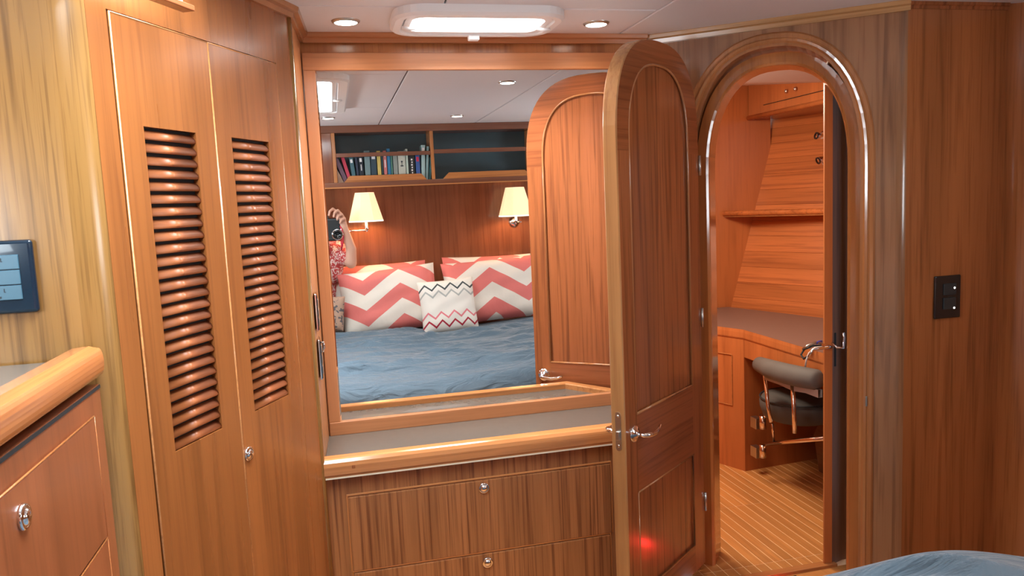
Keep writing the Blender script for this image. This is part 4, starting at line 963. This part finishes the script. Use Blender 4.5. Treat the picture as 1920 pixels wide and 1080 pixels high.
for x0, x1, x2 in ((-0.22, -0.34, -0.355), (-0.10, -0.22, -0.262)):
    capsule(bm, (x0, -0.20, 0.635), (x1, 0.22, 0.650), 0.094, 0.068); capsule(bm, (x1, 0.22, 0.650), (x2, 0.54, 0.575), 0.064, 0.047)
t_ = organic('trousers', bm, M_pants, pe, 0.008, 3); t_.matrix_local = mo
for s in (-1, 1):
    bm = bmesh.new(); ellip(bm, (-0.15 + s * 0.028, -0.127, 1.303), (0.0115, 0.010, 0.008)); e_ = emit('eye', bm, M_white, pe, smooth=True); e_.matrix_local = mo
# hand-held camera and strap
cm = new('hand_camera'); cm.location = (-0.02, -0.05, 1.20); tag(cm, 'black compact camera held up by the person in the mirror', 'camera')
emit('camera_body', B(-0.075, 0.070, -0.022, 0.018, -0.055, 0.097), M_blackm, cm, bevel=0.010, seg=3)
emit('viewfinder_hump', prism([(-0.055, 0.094), (0.000, 0.094), (-0.010, 0.118), (-0.045, 0.118)], -0.018, 0.014, 'y'), M_blackm, cm, bevel=0.004)
q = Matrix.Translation((0.047, 0.018, -0.014)) @ Matrix.Rotation(-PI / 2, 4, 'X')
emit('lens_ring', lathe([(0.0, 0.0), (0.038, 0.0), (0.038, 0.012), (0.034, 0.014), (0.030, 0.012), (0.026, 0.004), (0, 0.004)], seg=28, M=q), M_chrome, cm, smooth=True)
emit('lens_barrel', lathe([(0.030, 0.0), (0.030, 0.022), (0.026, 0.026), (0.021, 0.024), (0.018, 0.014), (0.0, 0.012)], seg=28, M=q), M_black, cm, smooth=True)
emit('strap', tube([(0.066, 0.010, 0.045), (0.078, 0.022, 0.02), (0.084, 0.024, -0.03), (0.076, 0.018, -0.085), (0.066, 0.010, -0.12), (0.070, 0.004, -0.08), (0.064, 0.006, -0.04)], 0.0045, seg=8), M_strap, cm, smooth=True)['label'] = 'red wrist strap'
# ================================================================== STUDY FURNITURE
ZD = 0.635
dk = new('built_in_desk'); dk.location = (2.2, 3.4, FL); mo = Matrix.Translation((-2.2, -3.4, -FL)); tag(dk, 'built-in teak desk with kneehole beyond the arched doorway', 'desk')
f1 = (2.005, 3.45); f0 = (1.915, 3.66)
back = [(2.35, 4.29), (2.95, 2.9)]
emit('pedestal', prism([f0, (f1[0], f1[1]), (2.62, 3.50), (2.40, 4.29), (1.88, 4.29), (1.88, 3.74)], FL, ZD - 0.03, 'z'), W_study, dk, xf=mo)
emit('apron', prism([(f1[0], f1[1]), (2.0, 2.55), (2.04, 2.55), (2.045, 3.46)], ZD - 0.13, ZD - 0.03, 'z'), W_study, dk, bevel=0.003, xf=mo)
# door panel in the pedestal: thin raised bead outline
pd = Vector((f1[0] - f0[0], f1[1] - f0[1])); pd.normalize(); pn = Vector((pd.y, -pd.x))
if pn.x > 0: pn = -pn
def pp(s, z, o=0.003): v = Vector(f0) + pd * s + pn * o; return (v.x, v.y, z)
bm = tube([pp(0.0, 0.51), pp(0.155, 0.51)], 0.002, seg=6); tube([pp(0.155, 0.24), pp(0.155, 0.51)], 0.002, bm, seg=6); tube([pp(0.0, 0.24), pp(0.155, 0.24)], 0.002, bm, seg=6)
emit('door_bead', bm, W_rail, dk, xf=mo)
o = emit('writing_surface', prism([(1.86, 3.79), (f0[0] - 0.0, f0[1]), f1, (2.0, 2.55), (2.80, 2.55), (2.86, 2.95), (2.385, 4.285), (1.86, 4.285)], ZD - 0.028, ZD, 'z'), M_lamedge); tag(o, 'brown-grey laminate desk surface beyond the doorway', 'worktop')
o = rail2('fiddle_rail', [(1.86, 3.79), f0, f1, (2.0, 2.55)], [(-0.002, ZD - 0.035), (-0.002, ZD + 0.012), (0.004, ZD + 0.016), (0.004, ZD + 0.012), (0.005, ZD), (0.005, ZD - 0.026), (0.003, ZD - 0.032)], W_study); tag(o, 'teak rail along the front edge of the study desk', 'rail')
# shelf along the hull
Xs = hx
def hpt(s, o): v = HA + hd * s + Vector((-hd.y, hd.x)) * o; return (v.x, v.y)
sA = at(1357, 404, y=4.29); zs = sA.z
sB = at(1541, 400, z=zs)
sdx = Vector((sB.x - sA.x, sB.y - sA.y)).normalized()
e2 = Vector((sA.x, sA.y)) + sdx * 1.5
bkx = 0.42
o = emit('wall_shelf', prism([(sA.x, sA.y), (e2.x, e2.y), (e2.x + 0.5, e2.y + 0.35), (2.75, 4.285)], zs - 0.006, zs + 0.016, 'z'), W_study); tag(o, 'teak shelf halfway up the hull side of the study', 'shelf')
emit('shelf_rail', tube([(sA.x, sA.y, zs + 0.012), (e2.x, e2.y, zs + 0.012)], 0.017, seg=12), W_studyh, o, smooth=True)
emit('edge_light_bead', tube([(sA.x + 0.003, sA.y - 0.004, zs - 0.008), (e2.x + 0.003, e2.y - 0.004, zs - 0.008)], 0.003, seg=8), W_rail, o, smooth=True)
# upper cabinet
uA = (2.545, 4.29); uB = (2.56, 2.56)
uc = new('overhead_cabinet'); uc.location = (2.6, 3.4, 1.8); mo2 = Matrix.Translation((-2.6, -3.4, -1.8)); tag(uc, 'teak overhead cabinet above the hull shelf in the study', 'cabinet')
emit('front_panel', prism([uA, uB, (2.62, 2.56), (2.61, 4.29)], 1.80, 2.04, 'z'), W_study, uc, xf=mo2)
emit('soffit', prism([uA, uB, (3.2, 2.56), (3.0, 4.29)], 1.792, 1.802, 'z'), W_leafx, uc, xf=mo2)
emit('lower_rail', tube([(uA[0] - 0.004, uA[1], 1.800), (uB[0] - 0.004, uB[1], 1.800)], 0.014, seg=12), W_study, uc, smooth=True, xf=mo2)
zq = at(1432, 197, x=2.545).z
emit('seam', B(2.541, 2.546, 2.9, at(1432, 197, x=2.545).y, zq - 0.0015, zq + 0.0015), M_dark, uc, xf=mo2)
for px, py in ((1474, 171), (1491, 167)):
    k = at(px, py, x=2.54); knob(uc, (k.x - 2.6, k.y - 3.4, k.z - 1.8), (-1, 0, 0), r=0.011)
# side gable below the upper cabinet against the bulkhead
# reading spot lamps seen at the door edge
for (px, py, lab, sh) in ((1534, 255, 'small chrome reading spotlight under the study overhead cabinet, upper of two', 0), (1537, 300, 'small chrome reading spotlight on the study hull planks, lower of two', 1)):
    k = at(px, py, x=2.60); s = new('spotlight'); s.location = k; tag(s, lab, 'spotlight')
    emit('lamp_head', lathe([(0, 0.03), (0.012, 0.028), (0.018, 0.0), (0.019, -0.012), (0.0, -0.012)], seg=16, M=Matrix.Rotation(rd(70 if sh else 100), 4, 'Y')), M_chrome, s, smooth=True)
    emit('stem', tube([(0, 0, 0), (0.02, -0.01, -0.03 if sh else 0.02), (0.07, -0.02, -0.035 if sh else 0.03)], 0.005, seg=8), M_chrome, s, smooth=True)
    emit('lens_rim', lathe([(0.012, -0.013), (0.02, -0.013), (0.02, -0.009), (0.012, -0.009)], seg=16, M=Matrix.Rotation(rd(70 if sh else 100), 4, 'Y')), M_black, s)
# chair on a swing-out bracket
XC = 1.93
ch = new('swing_chair'); c0 = at(1490, 800, x=2.05); ch.location = (2.05, c0.y, FL); mo = Matrix.Translation((-2.05, -c0.y, -FL))
tag(ch, 'grey upholstered swing-out seat with padded backrest under the study desk', 'chair')
A1 = at(1424, 683, x=XC); A2 = at(1482, 700, x=XC - 0.01); A3 = at(1531, 712, x=XC + 0.01)
mid = [A1, A1.lerp(A2, .5) + Vector((-0.012, 0, -0.004)), A2 + Vector((-0.02, 0, 0)), A2.lerp(A3, .5) + Vector((-0.015, 0, 0)), A3, A3 + (A3 - A2) * 0.12]
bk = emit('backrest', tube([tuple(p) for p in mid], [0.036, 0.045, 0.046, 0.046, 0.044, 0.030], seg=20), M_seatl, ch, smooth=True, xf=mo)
def P_(px, py, x): q = at(px, py, x=x); return (q.x, q.y, q.z)
# pale under-shell of the backrest
bm = bmesh.new(); top = [P_(1432, 705, XC), P_(1455, 713, XC), (P_(1484, 722, XC)), P_(1510, 727, XC), P_(1534, 731, XC)]; low = [P_(1434, 712, XC), P_(1460, 721, XC), P_(1486, 733, XC), P_(1510, 737, XC), P_(1534, 746, XC)]
bt = [bm.verts.new(p) for p in top]; bl = [bm.verts.new(p) for p in low]; bt2 = [bm.verts.new((p[0] + 0.02, p[1], p[2])) for p in top]; bl2 = [bm.verts.new((p[0] + 0.02, p[1], p[2])) for p in low]
for i in range(4):
    bm.faces.new((bt[i], bt[i + 1], bl[i + 1], bl[i])); bm.faces.new((bt2[i], bt2[i + 1], bl2[i + 1], bl2[i])); bm.faces.new((bl[i], bl[i + 1], bl2[i + 1], bl2[i])); bm.faces.new((bt[i], bt[i + 1], bt2[i + 1], bt2[i]))
emit('backrest_shell', bm, plain('pale_shell', (0.42, 0.36, 0.32), 0.5), bk)
emit('backrest_post', tube([P_(1434, 702, XC + 0.02), P_(1440, 760, XC + 0.02), P_(1446, 792, XC + 0.02)], 0.009, seg=12), M_copper, ch, smooth=True, xf=mo)
emit('backrest_post', tube([P_(1486, 720, XC), P_(1489, 770, XC), P_(1490, 812, XC)], 0.010, seg=12), M_copper, ch, smooth=True, xf=mo)
# round seat cushion
s1 = at(1446, 770, x=2.10); s2 = at(1495, 800, x=1.985); cc = Vector((2.16, at(1500, 770, x=2.16).y, 0)); zt_ = at(1480, 742, x=2.10).z; zb_ = at(1500, 812, x=2.02).z
bm = lathe([(0, zt_), (0.13, zt_), (0.175, zt_ - 0.008), (0.19, zt_ - 0.03), (0.188, (zt_ + zb_) / 2), (0.172, zb_ + 0.015), (0.14, zb_), (0, zb_)], seg=40); bm.transform(Matrix.Translation((cc.x, cc.y, 0)))
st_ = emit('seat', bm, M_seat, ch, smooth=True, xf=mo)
zz = zt_ - 0.012; emit('piping', tube([(cc.x + 0.187 * math.cos(2 * PI * k / 40), cc.y + 0.187 * math.sin(2 * PI * k / 40), zz) for k in range(41)], 0.004, seg=6), M_blackm, st_, smooth=True)
emit('swing_arm', tube([P_(1434, 833, 2.03), P_(1480, 828, 2.03), P_(1548, 822, 2.03)], 0.010, seg=12), M_copper, ch, smooth=True, xf=mo)
emit('upright_bar', tube([P_(1451, 828, 2.03), P_(1448, 795, 2.0)], 0.006, seg=10), M_copper, ch, smooth=True, xf=mo)
emit('upper_link', tube([P_(1427, 778, 2.02), P_(1445, 782, 2.0)], 0.008, seg=10), M_copper, ch, smooth=True, xf=mo)
for py in (792, 846):
    a = at(1412, py, x=2.02); c = at(1430, py, x=2.0)
    emit('hinge_bracket', B(a.x - 0.004, a.x + 0.03, a.y - 0.035, a.y + 0.02, a.z - 0.028, a.z + 0.028), M_steel, ch, bevel=0.002, xf=mo)
    bm = tube([(c.x, c.y, c.z - 0.032), (c.x, c.y, c.z + 0.032)], 0.016, seg=14); emit('hinge_barrel', bm, M_copper, ch, smooth=True, xf=mo)
# panel behind the kneehole
o = emit('footwell_box', prism([(2.35, FL), (2.70, FL), (2.70, 0.30), (2.42, 0.30), (2.32, 0.10)], 2.75, 3.32, 'y', ), wood('teak_footwell', (0.20, 0.09, 0.04), TDK, 'y', streak=0.3)); 
o.data.transform(Matrix.Identity(4)); tag(o, 'low sloping teak locker at the back of the desk kneehole', 'locker')
# cables over the desk edge
cb = new('cable'); k0 = at(1510, 655, x=1.985); cb.location = k0; tag(cb, 'bundle of loose cables hanging over the study desk edge', 'cable')
def rel(px, py, x): q = at(px, py, x=x) - Vector(k0); return tuple(q)
for pts, m, r_ in (([rel(1545, 648, 2.05), rel(1525, 648, 2.0), rel(1508, 655, 1.97), rel(1502, 665, 1.965), rel(1507, 673, 1.965), rel(1514, 668, 1.965)], M_blackm, 0.0045),
                   ([rel(1545, 650, 2.04), rel(1528, 652, 1.99), rel(1517, 662, 1.965), rel(1512, 675, 1.965), rel(1510, 688, 1.965)], M_white, 0.004),
                   ([rel(1546, 645, 2.05), rel(1530, 642, 2.02), rel(1514, 648, 1.975), rel(1505, 655, 1.965)], M_steel, 0.005),
                   ([rel(1540, 640, 2.06), rel(1531, 643, 2.02)], plain('blue_cable', (0.03, 0.06, 0.5), 0.4), 0.006)):
    emit('strand', tube(pts, r_, seg=8), m, cb, smooth=True)
# small valance corner at the very top left and red courtesy light
va = new('ceiling_shelf'); q = at(330, 14, n=(LKD.y, -LKD.x, 0), p=(LKE.x + 0.05, LKE.y - 0.02, 0)); va.location = q; va.rotation_euler = (0, 0, math.atan2(LKD.y, LKD.x))
tag(va, 'small dark-edged wooden shelf corner hanging at the top left', 'shelf')
emit('board', B(-0.40, 0.022, -0.03, 0.0, -0.006, 0.006), W_leafx, va, bevel=0.002)
emit('liner', B(-0.10, -0.012, -0.026, -0.004, 0.007, 0.03), M_white, va)
cl = new('courtesy_light'); cl.location = (1.555, 2.340, -0.075); tag(cl, 'small red courtesy light standing on the floor at the arched doorway', 'lamp')
emit('lamp_body', B(-0.012, 0.012, -0.012, 0.010, -0.025, 0.016), M_black, cl, bevel=0.002)
emit('lens', B(-0.018, -0.012, -0.008, 0.006, -0.010, 0.012), M_redled, cl)
